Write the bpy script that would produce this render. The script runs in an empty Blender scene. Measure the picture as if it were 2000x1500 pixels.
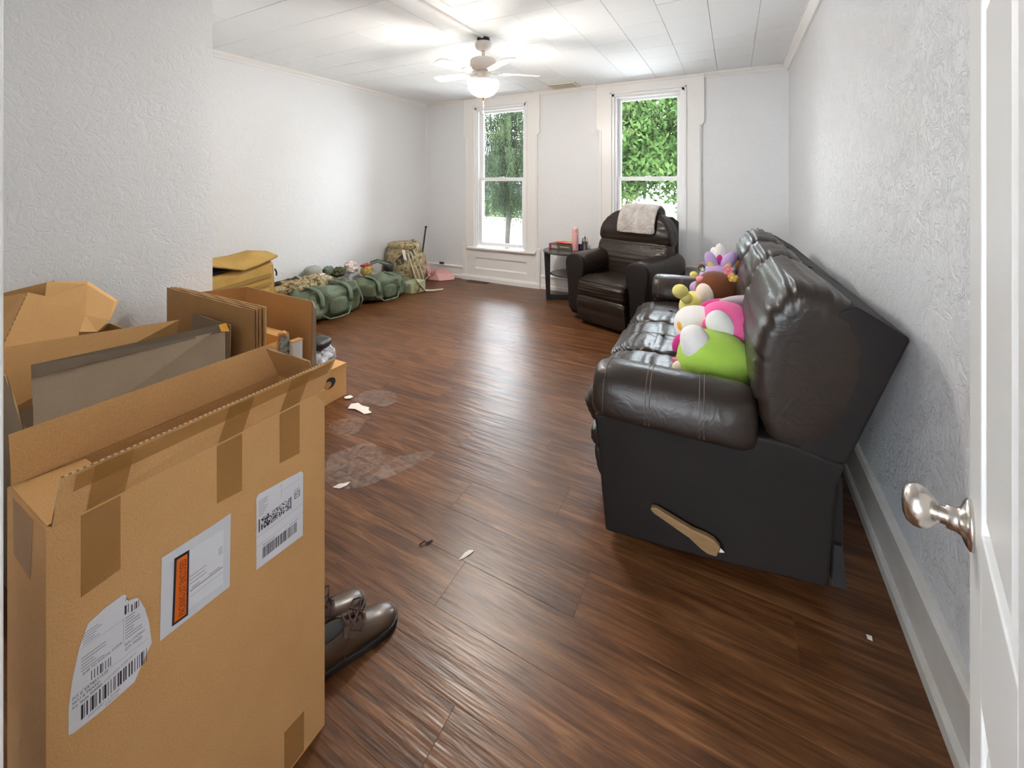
import bpy, bmesh, math, random
from mathutils import Vector, Matrix, noise

R = math.radians
random.seed(11)
S = bpy.context.scene
COL = S.collection

# ------------------------------------------------------------------ camera
cd = bpy.data.cameras.new('camera')
cam = bpy.data.objects.new('camera', cd)
COL.objects.link(cam)
cam.location = (0, 0, 1.375)
cam.rotation_euler = (R(90), 0, 0.4963)
cd.sensor_fit = 'HORIZONTAL'
cd.sensor_width = 36
cd.lens = 817.29 / 2000 * 36
cd.shift_x = (1000 - 990.11) / 2000
cd.shift_y = -(750 - 356.69) / 2000
cd.clip_start = 0.02
cd.clip_end = 300
S.camera = cam

# ------------------------------------------------------------------ light
FAN_W = 128.0          # radiance of the lit glass bowl
W = bpy.data.worlds.new('sky')
S.world = W
W.use_nodes = True
bg = W.node_tree.nodes['Background']
bg.inputs[0].default_value = (0.86, 0.93, 1.0, 1)
bg.inputs[1].default_value = 15.5
sd = bpy.data.lights.new('sun', 'SUN')
sd.energy = 7.0
sd.angle = R(2)
sd.color = (1, 0.96, 0.9)
sun = bpy.data.objects.new('sun', sd)
COL.objects.link(sun)
sun.rotation_euler = Vector((-.8, .2, -1.2)).to_track_quat('-Z', 'Y').to_euler()

vs = S.view_settings
vs.view_transform = 'Standard'
vs.look = 'None'
vs.exposure = 0.80
vs.gamma = 1.0
vs.use_curve_mapping = False

# ------------------------------------------------------------------ materials
def nt(name):
    m = bpy.data.materials.new(name)
    m.use_nodes = True
    t = m.node_tree
    return m, t, t.nodes['Principled BSDF'], t.nodes['Material Output']

def coords(t, kind='Object', scale=(1, 1, 1), rot=(0, 0, 0)):
    tc = t.nodes.new('ShaderNodeTexCoord')
    mp = t.nodes.new('ShaderNodeMapping')
    mp.inputs['Scale'].default_value = scale
    mp.inputs['Rotation'].default_value = rot
    t.links.new(tc.outputs[kind], mp.inputs['Vector'])
    return mp.outputs['Vector']

def tex_noise(t, vec, scale, detail=3, rough=.5, dist=0):
    n = t.nodes.new('ShaderNodeTexNoise')
    n.inputs['Scale'].default_value = scale
    n.inputs['Detail'].default_value = detail
    n.inputs['Roughness'].default_value = rough
    n.inputs['Distortion'].default_value = dist
    t.links.new(vec, n.inputs['Vector'])
    return n.outputs['Fac']

def ramp(t, fac, stops, interp='LINEAR'):
    r = t.nodes.new('ShaderNodeValToRGB')
    r.color_ramp.interpolation = interp
    el = r.color_ramp.elements
    while len(el) < len(stops):
        el.new(0.5)
    for e, (p, c) in zip(el, stops):
        e.position = p
        e.color = (c[0], c[1], c[2], 1) if not isinstance(c, (int, float)) else (c, c, c, 1)
    t.links.new(fac, r.inputs['Fac'])
    return r.outputs['Color']

def add_bump(t, b, height, strength, dist, prev=None):
    n = t.nodes.new('ShaderNodeBump')
    n.inputs['Strength'].default_value = strength
    n.inputs['Distance'].default_value = dist
    t.links.new(height, n.inputs['Height'])
    if prev is not None:
        t.links.new(prev, n.inputs['Normal'])
    t.links.new(n.outputs['Normal'], b.inputs['Normal'])
    return n.outputs['Normal']

def pm(name, col, rough=.5, metal=0, spec=.5, bump=None, var=None, stretch=(1, 1, 1), sheen=0, coat=0, trans=0):
    m, t, b, o = nt(name)
    b.inputs['Base Color'].default_value = (*col, 1)
    b.inputs['Roughness'].default_value = rough
    b.inputs['Metallic'].default_value = metal
    b.inputs['Specular IOR Level'].default_value = spec
    if sheen:
        b.inputs['Sheen Weight'].default_value = sheen
    if coat:
        b.inputs['Coat Weight'].default_value = coat
        b.inputs['Coat Roughness'].default_value = .15
    if var:
        v = coords(t, scale=stretch)
        f = tex_noise(t, v, var[0], 4, .6)
        c = ramp(t, f, [(.3, col), (.7, var[1])])
        t.links.new(c, b.inputs['Base Color'])
    if bump:
        v = coords(t, scale=stretch)
        f = tex_noise(t, v, bump[0], 4, .6)
        add_bump(t, b, f, bump[1], bump[2])
    return m

def wall_mat(name, col, rough, amp, scale=14):
    m, t, b, o = nt(name)
    b.inputs['Base Color'].default_value = (*col, 1)
    b.inputs['Roughness'].default_value = rough
    v = coords(t)
    w = tex_noise(t, v, scale * .5, 2)
    f = tex_noise(t, v, scale, 5, .62, 1.6)
    h = ramp(t, f, [(.40, 0.0), (.47, .8), (.55, 1.0), (.62, .35), (.70, .9)])
    n1 = add_bump(t, b, h, amp, .004)
    g = tex_noise(t, v, scale * 6, 3)
    add_bump(t, b, g, amp * .35, .002, n1)
    return m

M = {}
M['wall'] = wall_mat('wall_paint', (.775, .785, .80), .40, .36, 15)
M['wall_r'] = wall_mat('wall_paint_gloss', (.775, .785, .805), .285, .85, 16)
M['trim'] = pm('white_trim_paint', (.83, .82, .80), .35, bump=(6, .05, .002))
M['ceil'] = pm('ceiling_tile_white', (.90, .915, .92), .75, bump=(60, .06, .002))
M['door'] = pm('door_paint', (.84, .84, .83), .38)
M['vinyl'] = pm('window_vinyl', (.86, .87, .88), .3)
M['dirtytrim'] = pm('aged_base_paint', (.74, .72, .68), .4, var=(9, (.66, .62, .55)), bump=(25, .12, .003))
M['black'] = pm('black_plastic', (.02, .02, .022), .45)
M['nickel'] = pm('brushed_nickel', (.66, .62, .57), .24, metal=1)
M['hide'] = None

def floor_mat():
    m, t, b, o = nt('wood_plank')
    g = t.nodes.new('ShaderNodeNewGeometry')
    oi = t.nodes.new('ShaderNodeObjectInfo')
    off = t.nodes.new('ShaderNodeVectorMath'); off.operation = 'MULTIPLY_ADD'
    cx = t.nodes.new('ShaderNodeCombineXYZ')
    t.links.new(oi.outputs['Random'], cx.inputs[0]); t.links.new(oi.outputs['Random'], cx.inputs[2])
    t.links.new(cx.outputs[0], off.inputs[0]); off.inputs[1].default_value = (37, 0, 53)
    t.links.new(g.outputs['Position'], off.inputs[2])
    mp = t.nodes.new('ShaderNodeMapping'); mp.inputs['Scale'].default_value = (1.0, 9, 9)
    t.links.new(off.outputs[0], mp.inputs['Vector'])
    f1 = tex_noise(t, mp.outputs[0], 3.0, 6, .65, .8)
    c1 = ramp(t, f1, [(.22, (.040, .014, .005)), (.45, (.110, .042, .015)), (.58, (.175, .073, .027)), (.78, (.28, .135, .055))])
    mp2 = t.nodes.new('ShaderNodeMapping'); mp2.inputs['Scale'].default_value = (2.2, 60, 60)
    t.links.new(off.outputs[0], mp2.inputs['Vector'])
    f2 = tex_noise(t, mp2.outputs[0], 2.0, 3, .6)
    mx = t.nodes.new('ShaderNodeMix'); mx.data_type = 'RGBA'; mx.blend_type = 'MULTIPLY'
    mx.inputs['Factor'].default_value = .8
    c2 = ramp(t, f2, [(.3, (.55, .52, .5)), (.65, (1.1, 1.08, 1.05))])
    t.links.new(c1, mx.inputs['A']); t.links.new(c2, mx.inputs['B'])
    hs = t.nodes.new('ShaderNodeHueSaturation')
    rr = t.nodes.new('ShaderNodeMapRange')
    rr.inputs['To Min'].default_value = .9; rr.inputs['To Max'].default_value = 1.1
    t.links.new(oi.outputs['Random'], rr.inputs['Value'])
    t.links.new(rr.outputs[0], hs.inputs['Value'])
    t.links.new(mx.outputs['Result'], hs.inputs['Color'])
    t.links.new(hs.outputs[0], b.inputs['Base Color'])
    b.inputs['Specular IOR Level'].default_value = .42
    f3 = tex_noise(t, g.outputs['Position'], 1.7, 4)
    rg = ramp(t, f3, [(.3, .29), (.7, .38)])
    t.links.new(rg, b.inputs['Roughness'])
    mp3 = t.nodes.new('ShaderNodeMapping'); mp3.inputs['Scale'].default_value = (3, 30, 30)
    t.links.new(off.outputs[0], mp3.inputs['Vector'])
    f4 = tex_noise(t, mp3.outputs[0], 1.6, 2, .5)
    n1 = add_bump(t, b, f4, .30, .006)
    add_bump(t, b, f2, .15, .002, n1)
    return m
M['floor'] = floor_mat()

def card_mat(name, col, col2, rough=.7):
    m, t, b, o = nt(name)
    v = coords(t)
    f = tex_noise(t, v, 5, 4, .6)
    c = ramp(t, f, [(.3, col), (.72, col2)])
    sp = tex_noise(t, v, 420, 2, .7)
    mx = t.nodes.new('ShaderNodeMix'); mx.data_type = 'RGBA'; mx.blend_type = 'MULTIPLY'
    mx.inputs['Factor'].default_value = .5
    c2 = ramp(t, sp, [(.35, (.72, .70, .66)), (.6, (1.05, 1.05, 1.05))])
    t.links.new(c, mx.inputs['A']); t.links.new(c2, mx.inputs['B'])
    t.links.new(mx.outputs['Result'], b.inputs['Base Color'])
    b.inputs['Roughness'].default_value = rough
    b.inputs['Specular IOR Level'].default_value = .3
    f2 = tex_noise(t, coords(t, scale=(1, 1, .25)), 26, 3)
    add_bump(t, b, f2, .10, .004)
    return m
M['card'] = card_mat('kraft_cardboard', (.66, .37, .145), (.72, .415, .17))
M['card2'] = card_mat('kraft_cardboard_orange', (.68, .385, .15), (.74, .43, .175))
M['cardg'] = card_mat('grey_brown_cardboard', (.37, .285, .20), (.42, .325, .235))
M['cardd'] = card_mat('brown_cardboard', (.50, .28, .105), (.56, .325, .13))

def edge_mat():
    m, t, b, o = nt('corrugated_edge')
    v = coords(t)
    w = t.nodes.new('ShaderNodeTexWave')
    w.bands_direction = 'Y'
    w.inputs['Scale'].default_value = 38
    t.links.new(v, w.inputs['Vector'])
    c = ramp(t, w.outputs['Fac'], [(.25, (.20, .12, .055)), (.6, (.60, .42, .23))])  # dark bands put the shade inside the open flutes into the colour
    t.links.new(c, b.inputs['Base Color'])
    b.inputs['Roughness'].default_value = .8
    return m
M['edge'] = edge_mat()

def tape_mat(name, col, alpha):
    m, t, b, o = nt(name)
    b.inputs['Base Color'].default_value = (*col, 1)
    b.inputs['Roughness'].default_value = .22
    b.inputs['Alpha'].default_value = alpha
    f = tex_noise(t, coords(t, scale=(1, 3, 1)), 24, 3, .6, 1.5)
    add_bump(t, b, f, .35, .004)
    return m
M['tape'] = tape_mat('packing_tape', (.52, .26, .06), .32)
M['paper'] = pm('label_paper', (.78, .79, .82), .5, bump=(14, .08, .004))
M['pouch'] = pm('clear_pouch', (.74, .76, .79), .18, bump=(18, .2, .004))
M['ink'] = pm('black_ink', (.03, .025, .04), .6)
M['inkg'] = pm('grey_ink', (.28, .27, .30), .6)
M['orange'] = pm('orange_print', (.80, .17, .02), .3)
M['redink'] = pm('red_black_ink', (.20, .012, .01), .4)

def leather_mat(name, col, rough=.37, bm=.2, sp=.40):
    m, t, b, o = nt(name)
    v = coords(t)
    f = tex_noise(t, v, 3.5, 4, .6)
    c = ramp(t, f, [(.3, col), (.75, tuple(x * 1.6 for x in col))])
    t.links.new(c, b.inputs['Base Color'])
    b.inputs['Roughness'].default_value = rough
    b.inputs['Specular IOR Level'].default_value = sp
    f1 = tex_noise(t, v, 160, 3, .6)
    n1 = add_bump(t, b, f1, .18, .001)
    f2 = tex_noise(t, v, 14, 3, .55, 1.4)
    add_bump(t, b, f2, bm, .014, n1)
    return m
M['leather'] = leather_mat('dark_brown_leather', (.019, .0125, .0095))
M['leather2'] = leather_mat('dark_brown_vinyl', (.011, .0085, .008), .6, .06, .25)
M['stitch'] = pm('stitching', (.16, .115, .085), .6)
M['lever'] = pm('lever_wood', (.20, .12, .05), .4, var=(14, (.28, .17, .075)), stretch=(1, 5, 5))

def camo_mat(name, cols, scale=9):
    m, t, b, o = nt(name)
    v = coords(t)
    f = tex_noise(t, v, scale, 3, .62, .6)
    n = len(cols)
    ps = [0, .40, .47, .53, .60, .68][:n]
    c = ramp(t, f, list(zip(ps, cols)), 'CONSTANT')
    t.links.new(c, b.inputs['Base Color'])
    b.inputs['Roughness'].default_value = .85
    f2 = tex_noise(t, v, 30, 3)
    add_bump(t, b, f2, .4, .01)
    return m
M['camo'] = camo_mat('camouflage_cloth', [(.07, .05, .03), (.22, .18, .10), (.38, .31, .19), (.27, .23, .12), (.15, .10, .055), (.44, .38, .26)], 9)
M['camo2'] = camo_mat('camouflage_cloth_tan', [(.08, .06, .03), (.35, .26, .13), (.50, .40, .24), (.22, .20, .09), (.58, .50, .36)], 16)
M['olive'] = pm('olive_nylon', (.075, .105, .06), .55, var=(7, (.14, .17, .105)), bump=(14, .5, .02))
M['olive_s'] = pm('olive_webbing', (.12, .17, .12), .6)
M['coyote'] = pm('coyote_nylon', (.40, .235, .045), .7, var=(6, (.50, .31, .085)), bump=(16, .35, .015))
M['coyote2'] = pm('coyote_webbing', (.30, .18, .04), .75)
M['navy'] = pm('dark_navy_cloth', (.012, .014, .022), .8)
M['darkcloth'] = pm('black_cloth', (.02, .02, .02), .8, bump=(20, .4, .01))
M['greycloth'] = pm('grey_cloth', (.36, .37, .35), .85, bump=(30, .4, .008))
M['pinkcloth'] = pm('pale_pink_cloth', (.72, .55, .52), .8, var=(30, (.80, .74, .70)), bump=(25, .5, .01))
M['pinksatin'] = pm('pink_satin', (.78, .43, .40), .35, bump=(9, .4, .02))
M['palegreen'] = pm('pale_green_plastic', (.38, .42, .25), .35)
M['cream'] = pm('cream_fabric', (.60, .57, .45), .8, var=(20, (.45, .40, .28)))
M['redpack'] = pm('red_foil', (.35, .02, .02), .35)
M['goldpack'] = pm('yellow_foil', (.55, .38, .10), .4, var=(18, (.22, .13, .04)))

def plush(name, col, col2=None):
    return pm(name, col, .95, spec=.2, sheen=.15, bump=(90, .35, .004), var=(12, col2 or tuple(min(1, c * 1.12) for c in col)))
M['p_lime'] = plush('lime_plush', (.40, .62, .09))
M['p_white'] = plush('white_plush', (.80, .77, .74))
M['p_pink'] = plush('pink_plush', (.80, .13, .33))
M['p_mag'] = plush('magenta_plush', (.62, .045, .25))
M['p_yel'] = plush('yellow_plush', (.72, .64, .20))
M['p_brown'] = plush('brown_plush', (.16, .055, .022))
M['p_cream'] = plush('cream_plush', (.80, .68, .56))
M['p_lilac'] = plush('lilac_plush', (.50, .36, .62))
M['p_grey'] = plush('lilac_grey_plush', (.52, .44, .48))
M['p_or'] = plush('orange_felt', (.80, .40, .06))
M['p_rose'] = plush('rose_felt', (.80, .26, .33))
M['p_teal'] = plush('teal_felt', (.25, .45, .45))
M['fluff'] = pm('fleece_blanket', (.70, .68, .66), 1.0, spec=.1, sheen=.5, var=(13, (.44, .38, .33)), bump=(40, 1.0, .03))
M['shoe'] = pm('brown_shoe_leather', (.055, .030, .016), .29, var=(8, (.10, .060, .034)), bump=(50, .08, .002))
M['sole'] = pm('dark_sole', (.018, .017, .018), .5)
M['lace'] = pm('dark_lace', (.06, .025, .022), .7)
M['tabletop'] = pm('dark_table_veneer', (.035, .035, .038), .25, var=(9, (.06, .058, .056)))
M['tableleg'] = pm('black_table_wood', (.012, .012, .016), .4)
M['magenta'] = pm('magenta_card', (.42, .015, .16), .35)
M['gamebox'] = pm('dark_box_print', (.035, .045, .025), .35, var=(60, (.14, .12, .09)), stretch=(1, 1, 6))
M['red'] = pm('coral_cloth', (.80, .13, .09), .7, bump=(20, .4, .01))
M['peach'] = pm('peach_cloth', (.85, .42, .30), .7, bump=(20, .4, .01))
M['bottle'] = pm('pink_bottle', (.82, .42, .42), .35)
M['bottle2'] = pm('pink_bottle_cap', (.84, .50, .48), .3)
M['cup'] = pm('steel_cup', (.62, .61, .60), .28, metal=.9)
M['fanw'] = pm('fan_cream_white', (.80, .74, .68), .4)
M['brass'] = pm('brass', (.62, .44, .18), .3, metal=1)
M['chain'] = pm('chain_cream', (.75, .68, .58), .4)
M['grille'] = pm('vent_cream', (.72, .68, .56), .5)
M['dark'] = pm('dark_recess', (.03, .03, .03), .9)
M['brownvent'] = pm('brown_metal', (.10, .055, .03), .45)
M['white'] = pm('white_card', (.80, .78, .76), .5)
M['mailer'] = pm('grey_poly_mailer', (.42, .43, .47), .25, var=(26, (.10, .10, .12)), bump=(14, .6, .03))
M['scrap'] = pm('torn_paper', (.80, .75, .68), .8)

def film_mat():
    m, t, b, o = nt('clear_film')
    b.inputs['Base Color'].default_value = (.85, .83, .80, 1)
    b.inputs['Roughness'].default_value = .15
    f = tex_noise(t, coords(t), 22, 4, .6, 1.5)
    a = ramp(t, f, [(.42, .03), (.66, .20)])
    t.links.new(a, b.inputs['Alpha'])
    add_bump(t, b, f, .8, .02)
    return m
M['film'] = film_mat()

def glass_mat():
    m, t, b, o = nt('window_glass')
    t.nodes.remove(b)
    tr = t.nodes.new('ShaderNodeBsdfTransparent'); tr.inputs[0].default_value = (.95, .97, .97, 1)
    gl = t.nodes.new('ShaderNodeBsdfGlossy'); gl.inputs['Roughness'].default_value = .02
    fr = t.nodes.new('ShaderNodeFresnel'); fr.inputs[0].default_value = 1.45
    mx = t.nodes.new('ShaderNodeMixShader')
    t.links.new(fr.outputs[0], mx.inputs[0]); t.links.new(tr.outputs[0], mx.inputs[1]); t.links.new(gl.outputs[0], mx.inputs[2])
    t.links.new(mx.outputs[0], o.inputs['Surface'])
    return m
M['glass'] = glass_mat()

def emit_mat(name, col, s):
    m, t, b, o = nt(name)
    b.inputs['Base Color'].default_value = (.9, .88, .85, 1)
    b.inputs['Roughness'].default_value = .3
    b.inputs['Emission Color'].default_value = (*col, 1)
    b.inputs['Emission Strength'].default_value = s
    return m
M['bowl'] = emit_mat('lit_frosted_glass', (1.0, .92, .83), FAN_W)

# outdoors
M['leaf'] = pm('green_leaf', (.014, .032, .008), .6, spec=.04, var=(1.2, (.036, .062, .015)))
M['needle'] = pm('spruce_needle', (.008, .014, .008), .7, spec=.03, var=(.9, (.022, .030, .013)))
M['bark'] = pm('bark', (.02, .014, .011), .9, bump=(14, .6, .03))
M['road'] = pm('pale_road', (.62, .61, .60), .9, var=(.6, (.70, .69, .68)))
M['lawn'] = pm('lawn_grass', (.024, .042, .009), .9, var=(3, (.042, .056, .016)))
M['siding'] = pm('pale_blue_siding', (.045, .056, .075), .7)
M['brickred'] = pm('red_siding', (.09, .03, .022), .8)
M['roofm'] = pm('grey_shingle', (.14, .13, .13), .9)
M['pane_dark'] = pm('dark_pane', (.06, .08, .10), .1)

# ------------------------------------------------------------------ helpers
OFFS = {}

def tag(o, label=None, cat=None, group=None, kind=None):
    if label: o['label'] = label
    if cat: o['category'] = cat
    if group: o['group'] = group
    if kind: o['kind'] = kind
    return o

def thing(name, label, cat, loc=(0, 0, 0), rotz=0, group=None, kind=None, world=False):
    o = bpy.data.objects.new(name, None)
    COL.objects.link(o)
    o.empty_display_size = .1
    o.location = loc
    o.rotation_euler = (0, 0, rotz)
    if world:
        OFFS[o.name] = Vector(loc)
    return tag(o, label, cat, group, kind)

def obj(name, verts, faces, mat, parent=None, smooth=False, bevel=0, seg=2, origin=None, mats=None, mi=None, solid=0, angle=None):
    off = Vector((0, 0, 0))
    if parent is not None and parent.name in OFFS:
        off = OFFS[parent.name]
    if parent is None and origin is not None:
        off = Vector(origin)
    me = bpy.data.meshes.new(name)
    me.from_pydata([tuple(Vector(v) - off) for v in verts], [], faces)
    for mm in (mats or [mat]):
        me.materials.append(mm)
    if mi:
        for p, i in zip(me.polygons, mi):
            p.material_index = i
    bm = bmesh.new(); bm.from_mesh(me)
    bmesh.ops.recalc_face_normals(bm, faces=bm.faces)
    bm.to_mesh(me); bm.free()
    o = bpy.data.objects.new(name, me)
    COL.objects.link(o)
    if smooth:
        for p in me.polygons:
            p.use_smooth = True
    if parent is not None:
        o.parent = parent
        if parent.name in OFFS:
            OFFS[o.name] = OFFS[parent.name]
    elif origin is not None:
        o.location = off
        OFFS[o.name] = off
    if solid:
        md = o.modifiers.new('solid', 'SOLIDIFY'); md.thickness = solid; md.offset = 0
    if bevel:
        md = o.modifiers.new('bevel', 'BEVEL'); md.width = bevel; md.segments = seg; md.limit_method = 'ANGLE'; md.angle_limit = R(40)
        for p in me.polygons:
            p.use_smooth = True
        md.harden_normals = False
        try:
            w = o.modifiers.new('wn', 'WEIGHTED_NORMAL'); w.keep_sharp = True
        except Exception:
            pass
    return o

BF = [(0, 3, 2, 1), (4, 5, 6, 7), (0, 1, 5, 4), (1, 2, 6, 5), (2, 3, 7, 6), (3, 0, 4, 7)]

def bv(x0, x1, y0, y1, z0, z1):
    return [(x0, y0, z0), (x1, y0, z0), (x1, y1, z0), (x0, y1, z0), (x0, y0, z1), (x1, y0, z1), (x1, y1, z1), (x0, y1, z1)]

def box(name, x0, x1, y0, y1, z0, z1, mat, parent=None, bevel=0, seg=2, origin=None):
    return obj(name, bv(x0, x1, y0, y1, z0, z1), BF, mat, parent, bevel=bevel, seg=seg, origin=origin)

def boxes(name, lst, mat, parent=None, bevel=0, origin=None):
    v, f = [], []
    for b in lst:
        k = len(v)
        v += bv(*b)
        f += [tuple(i + k for i in q) for q in BF]
    return obj(name, v, f, mat, parent, bevel=bevel, origin=origin)

def hexa(name, pts8, mat, parent=None, bevel=0, origin=None):
    return obj(name, pts8, BF, mat, parent, bevel=bevel, origin=origin)

def prism(name, poly, fn, a, b, mat, parent=None, bevel=0, seg=2, smooth=False, origin=None):
    """poly: list of 2-D points; fn(u, v, w) -> 3-D; extruded from w=a to w=b"""
    n = len(poly)
    v = [fn(u, w, a) for u, w in poly] + [fn(u, w, b) for u, w in poly]
    f = [tuple(range(n)), tuple(range(2 * n - 1, n - 1, -1))]
    f += [(i, (i + 1) % n, n + (i + 1) % n, n + i) for i in range(n)]
    return obj(name, v, f, mat, parent, bevel=bevel, seg=seg, smooth=smooth, origin=origin)

def panel(name, p, th, mat, parent=None, edge=None):
    """cardboard panel through four 3-D corners, thickness th, edge faces with the corrugated material"""
    p = [Vector(q) for q in p]
    nrm = (p[1] - p[0]).cross(p[3] - p[0]).normalized() * th / 2
    v = [q - nrm for q in p] + [q + nrm for q in p]
    f = [(0, 3, 2, 1), (4, 5, 6, 7), (0, 1, 5, 4), (1, 2, 6, 5), (2, 3, 7, 6), (3, 0, 4, 7)]
    return obj(name, v, f, mat, parent, mats=[mat, M['edge']], mi=[0, 0, 1, 1, 1, 1])

def lathe(name, prof, c, mat, parent=None, n=28, smooth=True, rot=None, origin=None):
    v, f = [], []
    for r, z in prof:
        for k in range(n):
            a = 2 * math.pi * k / n
            q = Vector((r * math.cos(a), r * math.sin(a), z))
            if rot is not None:
                q = rot @ q
            v.append(Vector(c) + q)
    m = len(prof)
    for i in range(m - 1):
        for k in range(n):
            f.append((i * n + k, i * n + (k + 1) % n, (i + 1) * n + (k + 1) % n, (i + 1) * n + k))
    f.append(tuple(range(n - 1, -1, -1)))
    f.append(tuple((m - 1) * n + k for k in range(n)))
    return obj(name, v, f, mat, parent, smooth=smooth, origin=origin)

def tube(name, pts, r, mat, parent=None, n=8, origin=None, closed=False):
    pts = [Vector(p) for p in pts]
    rr = r if isinstance(r, (list, tuple)) else [r] * len(pts)
    v, f = [], []
    m = len(pts)
    prev = None
    for i, p in enumerate(pts):
        if closed:
            d = (pts[(i + 1) % m] - pts[i - 1]).normalized()
        else:
            d = (pts[min(i + 1, m - 1)] - pts[max(i - 1, 0)]).normalized()
        if prev is None:
            u = d.cross(Vector((0, 0, 1)))
            if u.length < .1:
                u = d.cross(Vector((1, 0, 0)))
        else:
            u = prev - d * prev.dot(d)
        u.normalize(); prev = u
        w = d.cross(u)
        for k in range(n):
            a = 2 * math.pi * k / n
            v.append(p + (u * math.cos(a) + w * math.sin(a)) * rr[i])
    last = m if closed else m - 1
    for i in range(last):
        for k in range(n):
            j = (i + 1) % m
            f.append((i * n + k, i * n + (k + 1) % n, j * n + (k + 1) % n, j * n + k))
    if not closed:
        f.append(tuple(range(n - 1, -1, -1)))
        f.append(tuple((m - 1) * n + k for k in range(n)))
    return obj(name, v, f, mat, parent, smooth=True, origin=origin)

def crom(pts, n, closed=True):
    """Catmull-Rom resample"""
    P = [Vector(p) for p in pts]
    m = len(P)
    out = []
    segs = m if closed else m - 1
    for i in range(n):
        t = i / n * segs if closed else i / (n - 1) * segs
        k = min(int(t), segs - 1); u = t - k
        if closed:
            a, b, c, d = P[(k - 1) % m], P[k % m], P[(k + 1) % m], P[(k + 2) % m]
        else:
            a, b, c, d = P[max(k - 1, 0)], P[k], P[k + 1], P[min(k + 2, m - 1)]
        out.append(.5 * ((2 * b) + (c - a) * u + (2 * a - 5 * b + 4 * c - d) * u * u + (3 * b - a - 3 * c + d) * u ** 3))
    return out

def kend(f, p):
    e = min(1, abs(2 * f - 1))
    return max(0, 1 - e ** p) ** (1 / p)

def loft(name, prof, fn, a, b, mat, parent=None, nu=48, nw=36, p=6, bulge=0, wr=None, post=None, pinch=None, seed=0):
    """closed soft profile (2-D) swept from w=a to w=b, pillow-shaped closed ends, folds by noise; fn(u, v, w) -> 3-D"""
    P = crom([(q[0], q[1], 0) for q in prof], nu)
    c = sum(P, Vector((0, 0, 0))) / nu
    verts, faces = [], []
    for j in range(nw + 1):
        ph = -math.pi / 2 + math.pi * j / nw
        ph = .65 * ph + .35 * (math.pi / 2) * math.sin(ph)
        sn, cs = math.sin(ph), max(0, math.cos(ph))
        f = .5 + .5 * math.copysign(abs(sn) ** (2 / p), sn)
        k = cs ** (2 / p)
        e = abs(2 * f - 1)
        w = a + (b - a) * f
        for i, q0 in enumerate(P):
            q = c + (q0 - c) * (k * (1 + bulge * (1 - e * e)))
            dirv = (q0 - c).normalized()
            d = 0
            if wr:
                amp, fu, fw = wr
                ca, sa = math.cos(2 * math.pi * i / nu), math.sin(2 * math.pi * i / nu)
                d += amp * noise.noise((ca * fu + seed, sa * fu, w * fw + seed * 3)) + .45 * amp * noise.noise((ca * fu * 2.3 - seed, sa * fu * 2.3, w * fw * 1.6))
            if pinch:
                for (pw, depth, width) in pinch:
                    d -= depth * math.exp(-((f - pw) / width) ** 2)
            q = q + dirv * d * k * k
            x = Vector(fn(q[0], q[1], w))
            if post:
                x = post(x)
            verts.append(x)
    n = nu
    for j in range(nw):
        for i in range(n):
            faces.append((j * n + i, j * n + (i + 1) % n, (j + 1) * n + (i + 1) % n, (j + 1) * n + i))
    o = obj(name, verts, faces, mat, parent, smooth=True)
    bm = bmesh.new(); bm.from_mesh(o.data)
    bmesh.ops.remove_doubles(bm, verts=bm.verts, dist=1e-5)
    bm.to_mesh(o.data); bm.free()
    for q in o.data.polygons:
        q.use_smooth = True
    return o

def blob(name, c, r, mat, parent=None, p=2.0, amp=0, freq=4, seed=0, nu=28, nv=18, rot=None, zmin=None, origin=None, fold=None):
    """super-ellipsoid with soft folds"""
    def sp(x, e):
        return math.copysign(abs(x) ** e, x)
    e = 2.0 / p
    v, f = [], []
    c = Vector(c)
    Q = rot.to_matrix() if rot is not None else None
    for j in range(nv + 1):
        ph = -math.pi / 2 + math.pi * j / nv
        for i in range(nu):
            th = 2 * math.pi * i / nu
            d = Vector((sp(math.cos(ph), e) * sp(math.cos(th), e), sp(math.cos(ph), e) * sp(math.sin(th), e), sp(math.sin(ph), e)))
            q = Vector((d.x * r[0], d.y * r[1], d.z * r[2]))
            if amp:
                nn = noise.fractal((q.x * freq + seed, q.y * freq + seed * 2, q.z * freq - seed), 1.0, 2.0, 3)
                q = q * (1 + amp * nn)
            if fold:
                q = fold(q)
            if Q is not None:
                q = Q @ q
            q = q + c
            if zmin is not None and q.z < zmin:
                q.z = zmin
            v.append(q)
    for j in range(nv):
        for i in range(nu):
            f.append((j * nu + i, j * nu + (i + 1) % nu, (j + 1) * nu + (i + 1) % nu, (j + 1) * nu + i))
    o = obj(name, v, f, mat, parent, smooth=True, origin=origin)
    bm = bmesh.new(); bm.from_mesh(o.data)
    bmesh.ops.remove_doubles(bm, verts=bm.verts, dist=1e-5)
    bm.to_mesh(o.data); bm.free()
    for q in o.data.polygons:
        q.use_smooth = True
    return o

def eul(x, y, z):
    from mathutils import Euler
    return Euler((R(x), R(y), R(z)))

def text_geo(s, size, align='LEFT'):
    cu = bpy.data.curves.new('t', 'FONT')
    cu.body = s; cu.size = size; cu.align_x = align
    cu.resolution_u = 2
    o = bpy.data.objects.new('t', cu)
    COL.objects.link(o)
    dg = bpy.context.evaluated_depsgraph_get()
    me = bpy.data.meshes.new_from_object(o.evaluated_get(dg))
    v = [Vector(q.co) for q in me.vertices]
    f = [tuple(p.vertices) for p in me.polygons]
    bpy.data.objects.remove(o); bpy.data.curves.remove(cu); bpy.data.meshes.remove(me)
    return v, f

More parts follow.
